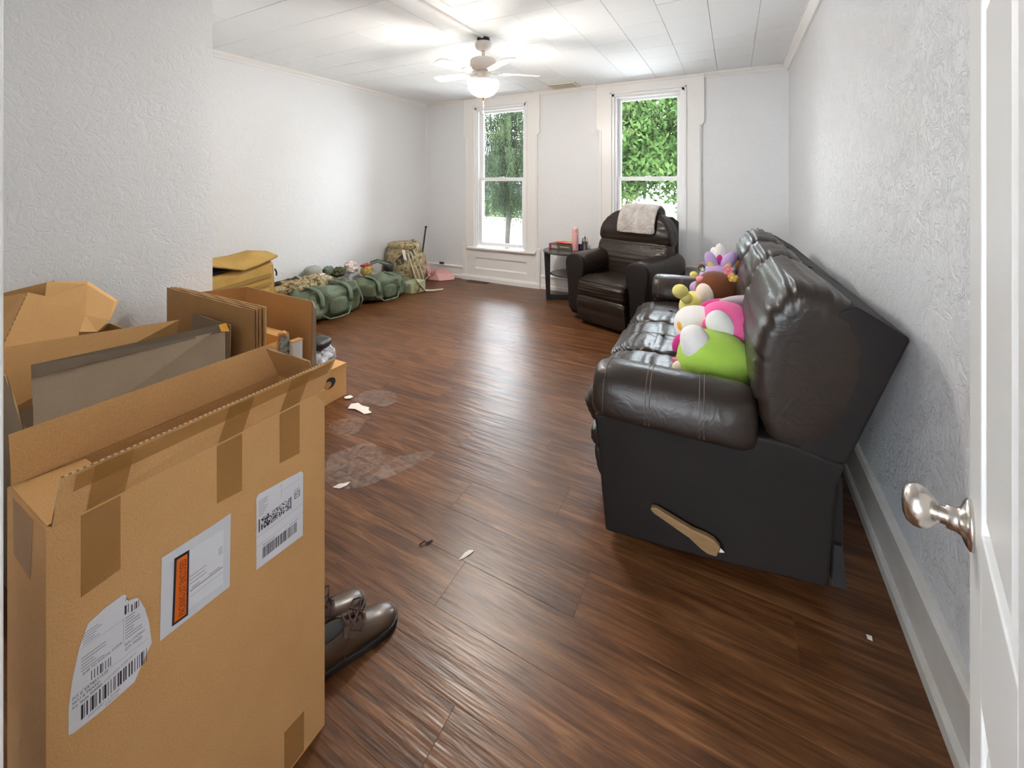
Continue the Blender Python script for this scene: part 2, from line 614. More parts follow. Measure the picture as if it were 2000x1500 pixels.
def dup(root, loc, rotz=None, label=None):
    r = root.copy(); COL.objects.link(r); r.location = loc
    if rotz is not None:
        r.rotation_euler = (0, 0, rotz)
    if label: r['label'] = label
    for ch in list(root.children):
        c = ch.copy(); COL.objects.link(c); c.parent = r
        for g in ch.children:
            d = g.copy(); COL.objects.link(d); d.parent = c
    return r

# ------------------------------------------------------------------ room shell
XL, XR, YB, ZC = -4.105, .482, 5.0, 2.557
PX, PY = -2.78, 1.382          # partition corner
NY = .112                      # near wall, room side
DL, DR = -.64, .115            # doorway
HY = -2.6                      # far end of the hall behind the camera

fl = tag(box('floor', XL - .2, XR + .2, HY, YB + .2, -.2, -.012, M['floor']), 'dark brown wood plank floor of the room', 'floor', kind='structure')
pk = {}
def plank(x0, x1, y0, y1):
    L = round(x1 - x0, 3); w = round(y1 - y0, 3)
    if (L, w) not in pk:
        e = .0009
        v = [(0, 0, -.012), (L, 0, -.012), (L, w, -.012), (0, w, -.012), (0, 0, -.0006), (L, 0, -.0006), (L, w, -.0006), (0, w, -.0006),
             (e, e, 0), (L - e, e, 0), (L - e, w - e, 0), (e, w - e, 0)]
        fcs = [(0, 3, 2, 1), (8, 9, 10, 11)] + [(i, (i + 1) % 4, 4 + (i + 1) % 4, 4 + i) for i in range(4)] + [(4 + i, 4 + (i + 1) % 4, 8 + (i + 1) % 4, 8 + i) for i in range(4)]
        o = obj('floor_plank', v, fcs, M['floor'])
        pk[(L, w)] = o.data
    else:
        o = bpy.data.objects.new('floor_plank', pk[(L, w)])
        COL.objects.link(o)
    o.location = (x0, y0, 0)
    o.parent = fl
PW, PL = .178, 1.22
y = YB
row = 0
while y > -.2:
    y0 = max(y - PW, -.25)
    xs = XL + [0, -.41, -.82, -.2, -.61][row % 5]
    while xs < XR:
        a, b = max(xs, XL), min(xs + PL, XR)
        if b - a > .05 and not (b < PX and y < PY - .1) and not (y0 < 0 and (b < DL - .3)):
            plank(a + .0002, b - .0002, y0 + .0002, y - .0002)
        xs += PL
    y = y0
    row += 1

ce = tag(box('ceiling', XL - .2, XR + .2, HY, YB + .2, ZC + .008, ZC + .25, M['ceil']), 'white ceiling of square tiles', 'ceiling', kind='structure')
ts = .305
tm = None
gx = -1.3696 - 9 * ts
tiles = {}
def tile(x0, x1, y0, y1):
    k = (round(x1 - x0, 3), round(y1 - y0, 3))
    if k not in tiles:
        o = box('ceiling_tile', 0, k[0], 0, k[1], 0, .012, M['ceil'])
        # chamfered visible edge
        bm = bmesh.new(); bm.from_mesh(o.data)
        for v in bm.verts:
            if v.co.z < .001:
                v.co.x = .0015 if v.co.x < .01 else k[0] - .0015
                v.co.y = .0015 if v.co.y < .01 else k[1] - .0015
        for zz in (0,):
            pass
        bm.to_mesh(o.data); bm.free()
        tiles[k] = o.data
    else:
        o = bpy.data.objects.new('ceiling_tile', tiles[k]); COL.objects.link(o)
    # the sagging old ceiling: a few millimetres of unevenness
    o.location = (x0, y0, ZC - .004 * noise.noise((x0 * 1.3, y0 * 1.3, 0)))
    o.parent = ce
yy = 2.92 - 7 * ts
ylist = []
while yy < YB:
    ylist.append(yy); yy += ts
for y0 in ylist:
    x0 = gx
    while x0 < XR:
        a, b = max(x0, XL), min(x0 + ts, XR)
        c, d = max(y0, .9), min(y0 + ts, YB)
        if b - a > .03 and d - c > .03 and not (b < PX and d < PY):
            tile(a + .0003, b - .0003, c + .0003, d - .0003)
        x0 += ts
box('ceiling_board', XL, XR, HY, ylist[0], ZC + .001, ZC + .012, M['ceil'], ce)

tag(box('wall_left', XL - .2, XL, PY, YB, 0, ZC, M['wall']), 'light grey textured wall on the left', 'wall', kind='structure')
tag(box('wall_partition', XL - .2, PX, NY - .1, PY, 0, ZC, M['wall']), 'near grey textured wall section that juts out behind the boxes', 'wall', kind='structure')
tag(box('wall_right', XR, XR + .2, HY, YB, 0, ZC, M['wall_r']), 'glossy textured grey wall behind the sofa', 'wall', kind='structure')
tag(boxes('wall_front', [(PX - .1, DL - .03, -.03, NY, 0, ZC), (DR + .03, XR, -.03, NY, 0, ZC), (DL - .03, DR + .03, -.03, NY, 2.07, ZC)], M['wall']),
    'wall with the doorway the camera looks through', 'wall', kind='structure')
tag(boxes('wall_hall', [(-2.4, -2.2, HY, -.03, 0, ZC), (-2.2, XR, HY - .1, HY, 0, .85), (-2.2, XR, HY - .1, HY, 2.15, ZC), (-2.2, -1.65, HY - .1, HY, .85, 2.15), (-.2, XR, HY - .1, HY, .85, 2.15)], M['wall']),  # unseen wall; its opening is invented to light the room from behind
    'unseen hallway wall behind the camera with an opening added to let light in', 'wall', kind='structure')

WIN = [(-3.405, -2.214, 1), (-1.462, -.276, 2)]
O0, O1 = .187, .197            # casing widths left / right
seg = []
xs = [XL - .2]
for a, b, n in WIN:
    seg.append((xs[-1], a + O0 - .02, YB, YB + .2, 0, ZC))
    seg.append((a + O0 - .02, b - O1 + .02, YB, YB + .2, 0, .44))
    seg.append((a + O0 - .02, b - O1 + .02, YB, YB + .2, 2.44, ZC))
    xs.append(b - O1 + .02)
seg.append((xs[-1], XR + .2, YB, YB + .2, 0, ZC))
tag(boxes('wall_back', seg, M['wall']), 'light grey back wall with two tall windows', 'wall', kind='structure')

# crown mouldings
def crown(name, pts_fn, a, b, s, label):
    poly = [(0, 0), (0, -s), (.25 * s, -s), (.35 * s, -.75 * s), (.8 * s, -.3 * s), (.85 * s, -.14 * s), (s, -.14 * s), (s, 0)]
    o = prism(name, poly, pts_fn, a, b, M['trim'])
    return tag(o, label, 'crown moulding', kind='structure')
crown('trim_1', lambda u, v, w: (XL + u, w, ZC + v), PY, YB, .05, 'thin white crown moulding along the left wall')
crown('trim_2', lambda u, v, w: (XR - u, w, ZC + v), NY, YB, .062, 'white crown moulding along the right wall')
k = 3
for a, b in ((XL, WIN[0][0]), (WIN[0][1], WIN[1][0]), (WIN[1][1], XR)):
    crown('trim_%d' % k, lambda u, v, w: (w, YB - u, ZC + v), a, b, .05,
          ['crown moulding in the back left corner', 'crown moulding between the two windows', 'crown moulding in the back right corner'][k - 3])
    k += 1
# vertical caulk bead in the corners
tag(box('trim_6', XL, XL + .012, YB - .012, YB, .2, ZC - .05, M['trim']), 'narrow painted bead in the back left corner', 'trim', kind='structure')

# baseboards
def base(name, fn, a, b, h, label, mat, sh=.05):
    t = thing(name, label, 'baseboard', kind='structure')
    prism('board', [(0, sh), (0, h - .035), (0.0, h - .035), (.012, h - .035), (.012, sh)], fn, a, b, mat, t)
    prism('cap', [(0, h - .035), (.018, h - .035), (.024, h - .028), (.024, h - .012), (.014, h - .003), (0, h)], fn, a, b, mat, t)
    prism('shoe', [(0, 0), (.026, 0), (.026, sh - .012), (.02, sh - .003), (.012, sh), (0, sh)], fn, a, b, mat, t)
    return t
base('baseboard_right', lambda u, v, w: (XR - u, w, v), NY, YB, .235, 'tall aged white baseboard running behind the sofa', M['dirtytrim'])
base('baseboard_left', lambda u, v, w: (XL + u, w, v), PY, YB, .18, 'white baseboard along the left wall behind the bags', M['trim'])
for i, (a, b) in enumerate(((XL, WIN[0][0]), (WIN[0][1], WIN[1][0]), (WIN[1][1], XR))):
    base('baseboard_back_%d' % (i + 1), lambda u, v, w: (w, YB - u, v), a, b, .18,
         ['short white baseboard left of the left window', 'white baseboard between the windows', 'white baseboard right of the right window'][i], M['trim'])

# windows
def window(n, a, b, label):
    w = thing('window_%d' % n, label, 'window', (.5 * (a + b), YB, .0), kind='structure', world=True)
    L0, L1 = a + O0, b - O1
    zt, zs = 2.425, .465
    for s, (x0, x1, xi) in enumerate(((a, a + .035, L0), (b, b - .03, L1))):
        poly = [(x0, ZC - .012), (x0, 2.03), (x0 + (x1 - x0) * .5, 2.005), (x1, 2.0), (x1, .47), (xi, .47), (xi, ZC - .012)]
        prism('side_casing', poly, lambda u, v, q: (u, q, v), YB - .028, YB, M['trim'], w, bevel=.004)
        sg = 1 if s == 0 else -1
        box('casing_bead', min(xi, xi - sg * .022), max(xi, xi - sg * .022), YB - .04, YB - .027, .47, zt + .02, M['trim'], w, bevel=.004)
        box('casing_flute', min(x1 + sg * .012, x1 + sg * .03), max(x1 + sg * .012, x1 + sg * .03), YB - .034, YB - .027, .5, 2.0, M['trim'], w, bevel=.004)
    box('head_casing', L0 - .001, L1 + .001, YB - .027, YB, zt, ZC - .012, M['trim'], w, bevel=.003)
    box('head_bead', L0 - .022, L1 + .022, YB - .04, YB - .026, zt, zt + .022, M['trim'], w, bevel=.004)
    box('head_crown', a + .002, b - .002, YB - .036, YB - .026, ZC - .03, ZC, M['trim'], w, bevel=.004)
    # jamb lining
    for x0, x1 in ((L0 - .02, L0 + .03), (L1 - .03, L1 + .02)):
        boxes('jamb', [(x0, x1, YB - .02, YB + .2, .46, zt + .015)], M['vinyl'], w, bevel=.003)
    box('jamb_head', L0, L1, YB - .02, YB + .2, zt - .03, zt + .015, M['vinyl'], w, bevel=.003)
    box('stop', L0 + .03, L0 + .052, YB + .0, YB + .028, .48, zt - .03, M['vinyl'], w, bevel=.003)
    box('stop', L1 - .052, L1 - .03, YB + .0, YB + .028, .48, zt - .03, M['vinyl'], w, bevel=.003)
    box('stop', L0 + .052, L1 - .052, YB + .0, YB + .028, zt - .052, zt - .03, M['vinyl'], w, bevel=.003)
    i0, i1 = L0 + .03, L1 - .03
    def sash(nm, yc, z0, z1, bot):
        s = .058
        o = boxes(nm, [(i0, i0 + s, yc - .017, yc + .017, z0, z1), (i1 - s, i1, yc - .017, yc + .017, z0, z1),
                       (i0 + s, i1 - s, yc - .017, yc + .017, z0, z0 + bot), (i0 + s, i1 - s, yc - .017, yc + .017, z1 - .045, z1)], M['vinyl'], w, bevel=.003)
        box('pane', i0 + s - .005, i1 - s + .005, yc - .003, yc + .003, z0 + bot - .005, z1 - .04, M['glass'], o)
        return o
    sash('upper_sash', YB + .098, 1.40, zt - .03, .045)
    lo = sash('lower_sash', YB + .055, .485, 1.445, .05)
    boxes('sash_lock', [((i0 + i1) / 2 - .03, (i0 + i1) / 2 + .03, YB + .035, YB + .07, 1.445, 1.457)], M['vinyl'], lo)
    box('stool', a + .075, b - .05, YB - .075, YB + .05, .445, .47, M['trim'], w, bevel=.006)
    # panelled apron
    z0 = .075
    xa, xb, zp0, zp1 = a + .205, b - .18, .17, .325
    boxes('apron_frame', [(a + .01, xa, YB - .03, YB, z0, .445), (xb, b - .005, YB - .03, YB, z0, .445), (xa, xb, YB - .03, YB, z0, zp0), (xa, xb, YB - .03, YB, zp1, .445)], M['trim'], w)
    box('apron_panel', xa, xb, YB - .012, YB, zp0, zp1, M['trim'], w)
    prism('panel_ledge', [(0, 0), (.018, 0), (0, .018)], lambda u, v, q: (q, YB - .012 - u, zp0 + v), xa, xb, M['trim'], w)
    for x0, x1 in ((a - .012, a + .05), (b - .045, b + .012)):
        box('corner_post', x0, x1, YB - .036, YB, .05, .515, M['trim'], w, bevel=.01)
    prism('plinth', [(0, 0), (.05, 0), (.05, .05), (.04, .075), (0, .08)], lambda u, v, q: (q, YB - u, v), a - .012, b + .012, M['trim'], w)
    return w
window(1, *WIN[0][:2], 'left tall double-hung window with a weeping spruce outside')
window(2, *WIN[1][:2], 'right tall double-hung window behind the recliner with green leaves outside')

# ceiling air register and floor register
t = thing('ceiling_register', 'cream ceiling air register between the two windows', 'vent', (-1.82, 4.80, ZC), world=True)
boxes('frame', [(-2.0, -1.64, 4.67, 4.70, ZC - .012, ZC + .0), (-2.0, -1.64, 4.90, 4.93, ZC - .012, ZC), (-2.0, -1.97, 4.70, 4.90, ZC - .012, ZC), (-1.67, -1.64, 4.70, 4.90, ZC - .012, ZC)], M['grille'], t, bevel=.003)
box('backing', -1.97, -1.67, 4.70, 4.90, ZC - .003, ZC, M['dark'], t)
for i in range(13):
    x = -1.96 + i * .0235
    box('louver', x, x + .008, 4.70, 4.90, ZC - .011, ZC - .004, M['grille'], t)
for i in range(4):
    box('crossbar', -1.97, -1.67, 4.735 + i * .04, 4.742 + i * .04, ZC - .0125, ZC - .010, M['grille'], t)
t = thing('floor_register', 'brown metal floor register below the left window', 'vent', (-3.11, 4.90, 0), world=True)
boxes('frame', [(-3.28, -2.94, 4.835, 4.85, 0, .004), (-3.28, -2.94, 4.935, 4.95, 0, .004), (-3.28, -3.265, 4.85, 4.935, 0, .004), (-2.955, -2.94, 4.85, 4.935, 0, .004)], M['brownvent'], t)
box('backing', -3.265, -2.955, 4.85, 4.935, .0, .001, M['dark'], t)
for i in range(14):
    x = -3.255 + i * .0215
    box('slat', x, x + .009, 4.85, 4.935, .001, .004, M['brownvent'], t)

# door frame and open door
tag(boxes('trim_7', [(DL - .03, DL, -.03, NY, 0, 2.06), (DR, DR + .03, -.03, NY, 0, 2.06), (DL - .03, DR + .03, -.03, NY, 2.03, 2.07),
                     (DL - .09, DL - .008, NY, NY + .018, 0, 2.1), (DL - .09, DR + .09, NY, NY + .018, 2.05, 2.13)], M['trim'], bevel=.003),
    'white door jamb and casing at the left edge', 'door frame', kind='structure')
dang = R(-14.6)
d = thing('door_1', 'open white panelled door at the right edge with a nickel knob', 'door', (.108, .112, 0), dang, kind='structure')
# local: y along the leaf from the hinge, x towards the wall behind it
DWd = .765
bz = .012
st, th = .112, .035
zr = [(bz, .24), (.72, .935), (1.615, 1.72), (1.91, 2.03)]
box('core', .008, th - .008, 0.01, DWd - .01, bz, 2.03, M['door'], d)
for y0, y1 in ((0, st), (DWd / 2 - .05, DWd / 2 + .05), (DWd - st, DWd)):
    box('stile', 0, th, y0, y1, bz, 2.03, M['door'], d, bevel=.003)
for z0, z1 in zr:
    for y0, y1 in ((st, DWd / 2 - .05), (DWd / 2 + .05, DWd - st)):
        box('rail', 0, th, y0, y1, z0, z1, M['door'], d, bevel=.003)
for z0, z1 in ((.24, .72), (.935, 1.615), (1.72, 1.91)):
    for y0, y1 in ((st, DWd / 2 - .05), (DWd / 2 + .05, DWd - st)):
        a = .035
        v = [(.009, y0 + .008, z0 + .008), (.009, y1 - .008, z0 + .008), (.009, y1 - .008, z1 - .008), (.009, y0 + .008, z1 - .008),
             (.001, y0 + a, z0 + a), (.001, y1 - a, z0 + a), (.001, y1 - a, z1 - a), (.001, y0 + a, z1 - a)]
        obj('raised_panel', v, [(4, 5, 6, 7), (0, 1, 5, 4), (1, 2, 6, 5), (2, 3, 7, 6), (3, 0, 4, 7), (3, 2, 1, 0)], M['door'], d)
kz, ky = .895, DWd - .028
rx = Matrix.Rotation(R(-90), 3, 'Y')
kn = lathe('knob', [(.001, 0), (.011, .0), (.013, .004), (.018, .007), (.026, .014), (.029, .022), (.0285, .030), (.024, .037), (.015, .041), (.001, .042)], (-.030, ky, kz), M['nickel'], d, rot=rx)
lathe('rosette', [(.033, 0), (.033, .004), (.028, .007), (.018, .011), (.0155, .016), (.0155, .025), (.012, .026), (.012, .032)], (0, ky, kz), M['nickel'], kn, rot=rx)
box('latch_plate', .006, th - .006, DWd - .002, DWd + .001, kz - .03, kz + .03, M['nickel'], d)

# ------------------------------------------------------------------ ceiling fan
FX, FY = -1.803, 2.924
f = thing('ceiling_fan', 'white five-blade ceiling fan with a lit frosted bowl light', 'ceiling fan', (FX, FY, 0))
lathe('junction_box', [(.045, ZC), (.052, ZC - .002), (.052, ZC - .028), (.045, ZC - .03)], (0, 0, 0), M['black'], f)
lathe('canopy', [(.030, ZC - .028), (.060, ZC - .030), (.070, ZC - .045), (.070, ZC - .062), (.060, ZC - .085), (.036, ZC - .098), (.022, ZC - .102)], (0, 0, 0), M['fanw'], f)
lathe('downrod', [(.013, ZC - .09), (.013, 2.385)], (0, 0, 0), M['fanw'], f)
lathe('motor_housing', [(.02, 2.40), (.05, 2.392), (.098, 2.385), (.108, 2.372), (.108, 2.315), (.10, 2.300), (.085, 2.290), (.06, 2.286)], (0, 0, 0), M['fanw'], f, n=36)
lathe('switch_housing', [(.06, 2.29), (.066, 2.28), (.062, 2.262), (.052, 2.25), (.048, 2.215), (.052, 2.203), (.05, 2.198)], (0, 0, 0), M['fanw'], f)
for kk in range(5):
    a = R(38.4 + 72 * kk)
    ca, sa = math.cos(a), math.sin(a)
    pit = R(11)
    def bp(u, v, w):
        # u along the blade, v across, w thickness
        yv = v * math.cos(pit) - w * math.sin(pit); zv = v * math.sin(pit) + w * math.cos(pit)
        return (u * ca - yv * sa, u * sa + yv * ca, 2.272 + zv)
    out = [(.17, -.048), (.30, -.057), (.43, -.060), (.462, -.050), (.474, -.02), (.474, .02), (.462, .050), (.43, .060), (.30, .057), (.17, .048), (.155, .03), (.155, -.03)]
    bl = prism('blade', out, bp, -.003, .003, M['fanw'], f)
    br = [(.07, -.018), (.12, -.016), (.16, -.034), (.215, -.030), (.225, 0), (.215, .030), (.16, .034), (.12, .016), (.07, .018)]
    prism('blade_bracket', br, bp, -.010, -.003, M['fanw'], bl, bevel=.002)
lathe('light_shield_pan', [(.05, 2.212), (.118, 2.210), (.126, 2.206), (.126, 2.200), (.05, 2.204)], (0, 0, 0), M['fanw'], f, n=40)  # pan added above the bowl to keep its light off the ceiling
bo = lathe('light_bowl', [(.050, 2.203), (.10, 2.199), (.122, 2.190), (.128, 2.175), (.124, 2.155), (.108, 2.125), (.082, 2.098), (.05, 2.082), (.02, 2.076), (.001, 2.075)], (0, 0, 0), M['bowl'], f, n=40)
lathe('finial', [(.018, 2.078), (.020, 2.070), (.012, 2.062), (.010, 2.052), (.004, 2.046), (.001, 2.045)], (0, 0, 0), M['brass'], bo)
ch = tube('pull_chain', [(0, 0, 2.048), (.001, 0, 2.0), (0, 0, 1.965)], .0018, M['chain'], f, n=6)
lathe('chain_pull', [(.001, 1.968), (.004, 1.962), (.006, 1.945), (.009, 1.935), (.001, 1.932)], (0, 0, 0), M['chain'], ch, n=12)
# surface cord cover on the ceiling
tag(prism('cord_cover', [(-.013, 0), (-.010, -.014), (.010, -.014), (.013, 0)], lambda u, v, w: (FX + .02 + u + .0 * w, w, ZC - .001 + v), NY, FY - .05, M['trim'], origin=(FX, 1.5, ZC)),
    'narrow white cord cover running along the ceiling to the fan', 'cord cover')

# ------------------------------------------------------------------ sofa
so = thing('reclining_sofa', 'dark brown leather reclining sofa along the right wall', 'sofa', (-.44, 1.60, 0), R(2.2))
LE, L2 = M['leather'], M['leather2']
I3 = lambda u, v, w: (u, w, v)
SL = 2.0
side = [(-.04, .47), (-.022, .33), (-.012, .20), (.004, .03), (.35, .06), (.704, .105), (.724, .434), (.746, .50), (.60, .53), (.30, .53)]
for y0, y1 in ((0.0, .19), (SL - .19, SL)):
    prism('side_panel', side, I3, y0, y1, L2, so, bevel=.012, seg=3)
for nm, y0, y1, sgn in (('armrest', -.022, .225, 1), ('armrest', SL - .225, SL + .022, -1)):
    prof = [(y0, .48), (y0 - .004, .56), (y0 + .03, .625), (y0 + .09, .652), (y0 + .16, .648), (y1 - .02, .615), (y1, .55), (y1 - .005, .47), ((y0 + y1) / 2, .455)]
    ar = loft(nm, prof, lambda u, v, w: (w, u, v), -.052, .515, LE, so, nu=48, nw=40, p=7, wr=(.0035, 1.4, 9), seed=y0 * 3)
    for xs_ in (.0, .155, .17, .335, .35):
        pts = []
        for q in crom([(p[0], p[1], 0) for p in prof], 40):
            c0 = Vector(((y0 + y1) / 2, .55, 0))
            kk = kend((xs_ + .052) / .567, 7)
            qq = c0 + (q - c0) * (kk + .010)
            if q.y > .49:
                pts.append((xs_, qq.x, qq.y))
        pts.sort(key=lambda p: p[1])
        tube('stitch_line', pts, .0016, M['stitch'], ar, n=5)
SW = (SL - .44) / 3
for i in range(3):
    y0 = .22 + SW * i
    y1 = y0 + SW
    # seat cushion with rounded front
    prof = [(-.05, .465), (.08, .482), (.25, .472), (.45, .455), (.60, .45), (.60, .30), (.2, .30), (-.06, .30), (-.125, .315), (-.148, .36), (-.135, .415), (-.10, .448)]
    seat = loft('seat_cushion', prof, I3, y0 + .002, y1 - .002, LE, so, nu=96, nw=44, p=9, bulge=.012,
                wr=(.016, 7.0, 2.8), pinch=[(.5, .010, .03)], seed=i * 4.2)
    pts = [(p[0], (y0 + y1) / 2, p[1] + .003) for p in ((.48, .452), (.30, .470), (.12, .480), (.0, .478), (-.08, .458))]
    tube('stitch_line', [Vector(p) + Vector((0, .006, 0)) for p in pts], .0016, M['stitch'], seat, n=5)
    tube('stitch_line', [Vector(p) - Vector((0, .006, 0)) for p in pts], .0016, M['stitch'], seat, n=5)
    blob('button', (.11, (y0 + y1) / 2, .478), (.014, .014, .006), LE, seat, nu=14, nv=8)
    # two-part footrest front
    prof = [(-.085, .285), (-.115, .27), (-.118, .235), (-.095, .205), (-.02, .205), (-.02, .29)]
    loft('footrest_roll', prof, I3, y0 + .003, y1 - .003, LE, so, nu=32, nw=28, p=8, wr=(.006, 2, 4), seed=i)
    prof = [(-.06, .21), (-.10, .20), (-.098, .15), (-.075, .08), (-.05, .045), (0, .05), (0, .2)]
    loft('footrest_panel', prof, I3, y0 + .003, y1 - .003, LE, so, nu=32, nw=24, p=9, wr=(.005, 2, 3), seed=i + 7)
box('base', .02, .68, .19, SL - .19, .09, .33, L2, so)
box('rear_skirt', .712, .745, .03, SL - .03, .115, .45, L2, so, bevel=.006)
for y_ in (.32, SL - .32):
    for x_ in (.12, .55):
        lathe('foot', [(.025, .0), (.028, .03), (.028, .11)], (x_, y_, 0), M['black'], so, n=14)
hexa('dust_flap', [(.712, .0, .12), (.748, .0, .125), (.748, .006, .125), (.712, .006, .12), (.715, .0, .25), (.735, .0, .25), (.735, .006, .25), (.715, .006, .25)], M['black'], so)
BK = [(0.0, .69, 0), (.70, 1.32, 1), (1.33, SL, 2)]
for y0, y1, i in BK:
    dx = .0
    fr = [(.62, .50), (.748, .50), (.90 + dx, .915), (.885 + dx, .925), (.775 + dx, .995), (.70, .96)]
    prism('back_frame', fr, I3, y0 + .006, y1 - .006, L2, so, bevel=.010, seg=3)
    prof = [(.55, .49), (.51, .60), (.498, .72), (.505, .84), (.545, .955), (.60, 1.03), (.665, 1.045), (.745, 1.015), (.808, .94), (.822, .83), (.785, .68), (.715, .53), (.62, .47)]
    cu = loft('back_cushion', prof, I3, y0 + .002, y1 - .004, LE, so, nu=120, nw=60, p=(9 if i == 0 else 5), bulge=.0,
              wr=(.014, 7.0, 2.6), pinch=[(.30, .009, .022), (.72, .009, .022)], seed=i * 5.7 + 2)
    P = crom([(p[0], p[1], 0) for p in prof], 120)
    c0 = sum(P, Vector((0, 0, 0))) / 120
    for sfrac in (.30, .72):
        kq = kend(sfrac, 9 if i == 0 else 5)
        w = y0 + .002 + (y1 - y0 - .006) * sfrac
        pts = []
        for q, qi in zip(P, range(120)):
            if q.y > .62 and q.x < .76:
                qq = c0 + (q - c0) * kq
                dv = (q - c0).normalized()
                sd_ = i * 5.7 + 2
                cc_, ss_ = math.cos(2 * math.pi * qi / 120), math.sin(2 * math.pi * qi / 120)
                nn = .014 * noise.noise((cc_ * 7 + sd_, ss_ * 7, w * 2.6 + sd_ * 3)) + .0063 * noise.noise((cc_ * 16.1 - sd_, ss_ * 16.1, w * 4.16))
                qq = qq + dv * (nn - .0075)
                pts.append((qi, Vector((qq.x, w, qq.y))))
        pts = [p for _, p in pts]
        for dy in (-.004, .004):
            tube('stitch_line', [p + Vector((0, dy, 0)) for p in pts], .0014, M['stitch'], cu, n=5)
# recline lever
def lev(u, v, w): return (.366 + u * .945 + v * .327, w, .135 - u * .327 * 0 + v * .945 - u * (-.33) * 0 + 0 * w)
ca, sa = math.cos(R(160.8)), math.sin(R(160.8))
lv = lambda u, v, w: (.366 + u * ca - v * sa, w, .135 + u * sa + v * ca)
hd = prism('recline_lever', [(-.03, -.020), (-.005, -.030), (.02, -.028), (.06, -.018), (.185, -.012), (.20, -.004), (.20, .006), (.185, .012), (.06, .016), (.02, .026), (-.005, .028), (-.03, .018)], lv, -.034, -.012, M['lever'], so, bevel=.004)
lathe('pivot', [(.012, 0), (.012, .02)], (.366, .004, .135), M['nickel'], hd, rot=Matrix.Rotation(R(90), 3, 'X'), n=16)
obj('lever_chip', [lv(-.03, -.02, -.0345), lv(-.045, -.012, -.03), lv(-.03, -.004, -.0345)], [(0, 1, 2)], M['white'], hd, solid=.002)

# ------------------------------------------------------------------ recliner
rc = thing('recliner', 'dark brown leather recliner in front of the right window', 'armchair', (-1.091, 3.868, 0), R(-19))
IR = lambda u, v, w: (w, u, v)     # profile in (depth, height), swept across
def seat_prof(): return [(-.01, .44), (.10, .465), (.30, .45), (.55, .43), (.55, .30), (.2, .29), (.03, .275), (-.02, .29), (-.042, .33), (-.045, .385), (-.03, .425)]
loft('seat_cushion', seat_prof(), IR, -.262, .262, LE, rc, nu=80, nw=44, p=9, bulge=.02, wr=(.010, 5.5, 3.0), seed=3)
loft('footrest', [(.0, .285), (-.03, .28), (-.042, .24), (-.035, .15), (-.015, .05), (.03, .03), (.08, .06), (.08, .27)], IR, -.265, .265, LE, rc, nu=48, nw=32, p=10, bulge=.015, wr=(.008, 2.5, 4), seed=9)
box('base', -.24, .24, .08, .72, .035, .32, L2, rc)
for sx in (-1, 1):
    c = sx * .345
    zt = .67
    panelp = [(c - .075, .05), (c + .075, .05), (c + .085, .30), (c + .10, .50), (c + .085, .60), (c - .085, .60), (c - .10, .50), (c - .085, .30)]
    prism('arm_panel', panelp, lambda u, v, w: (u, w, v), .065, .80, L2, rc, bevel=.03, seg=4)
    prof = [(c - .085, .47), (c - .118, .53), (c - .115, .60), (c - .075, .655), (c, .675), (c + .075, .655), (c + .115, .60), (c + .118, .53), (c + .085, .47), (c, .50)]
    ar = loft('arm_pad', prof, lambda u, v, w: (u, w, v), .035, .78, LE, rc, nu=44, nw=34, p=10, wr=(.003, 1.5, 8), seed=sx * 2,
              post=lambda x: Vector((x.x, x.y, x.z - .07 * max(0, .3 - x.y) ** 1.5 + .03 * max(0, x.y - .4))))
    loft('arm_front_roll', [(c - .085, .34), (c - .112, .52), (c - .108, .60), (c - .07, .648), (c, .664), (c + .07, .648), (c + .108, .60), (c + .112, .52), (c + .085, .34), (c + .07, .12), (c, .09), (c - .07, .12)],
         lambda u, v, w: (u, w, v), .028, .085, L2, rc, nu=44, nw=16, p=5)
def taper(x):
    q_ = max(0, min(.93, (x.z - .80) / .345))
    kx = math.sqrt(1 - q_ * q_)
    return Vector((x.x * kx, x.y, x.z))
prof = [(.47, .42), (.455, .52), (.47, .62), (.515, .72), (.545, .775), (.62, .80), (.68, .76), (.68, .6), (.62, .42)]
loft('lumbar_cushion', prof, IR, -.40, .40, LE, rc, nu=80, nw=48, p=9, bulge=.0, wr=(.014, 4.0, 8.0), seed=21, post=taper)
prof = [(.57, .735), (.530, .80), (.535, .92), (.57, 1.02), (.63, 1.085), (.70, 1.085), (.755, 1.02), (.76, .88), (.70, .74), (.62, .72)]
loft('head_cushion', prof, IR, -.405, .405, LE, rc, nu=80, nw=48, p=9, bulge=.0, wr=(.012, 4.0, 5.0), seed=31, post=taper)
def tw(u, v, w):
    x = taper(Vector((w, u, v))); return tuple(x)
prism('back_frame', [(.62, .36), (.70, .36), (.845, .98), (.80, 1.03), (.735, 1.03), (.64, .60)], tw, -.415, .415, L2, rc, bevel=.012)
for x_ in (-.2, .2):
    for y_ in (.12, .66):
        lathe('foot', [(.022, .0), (.025, .04)], (x_, y_, 0), M['black'], rc, n=12)

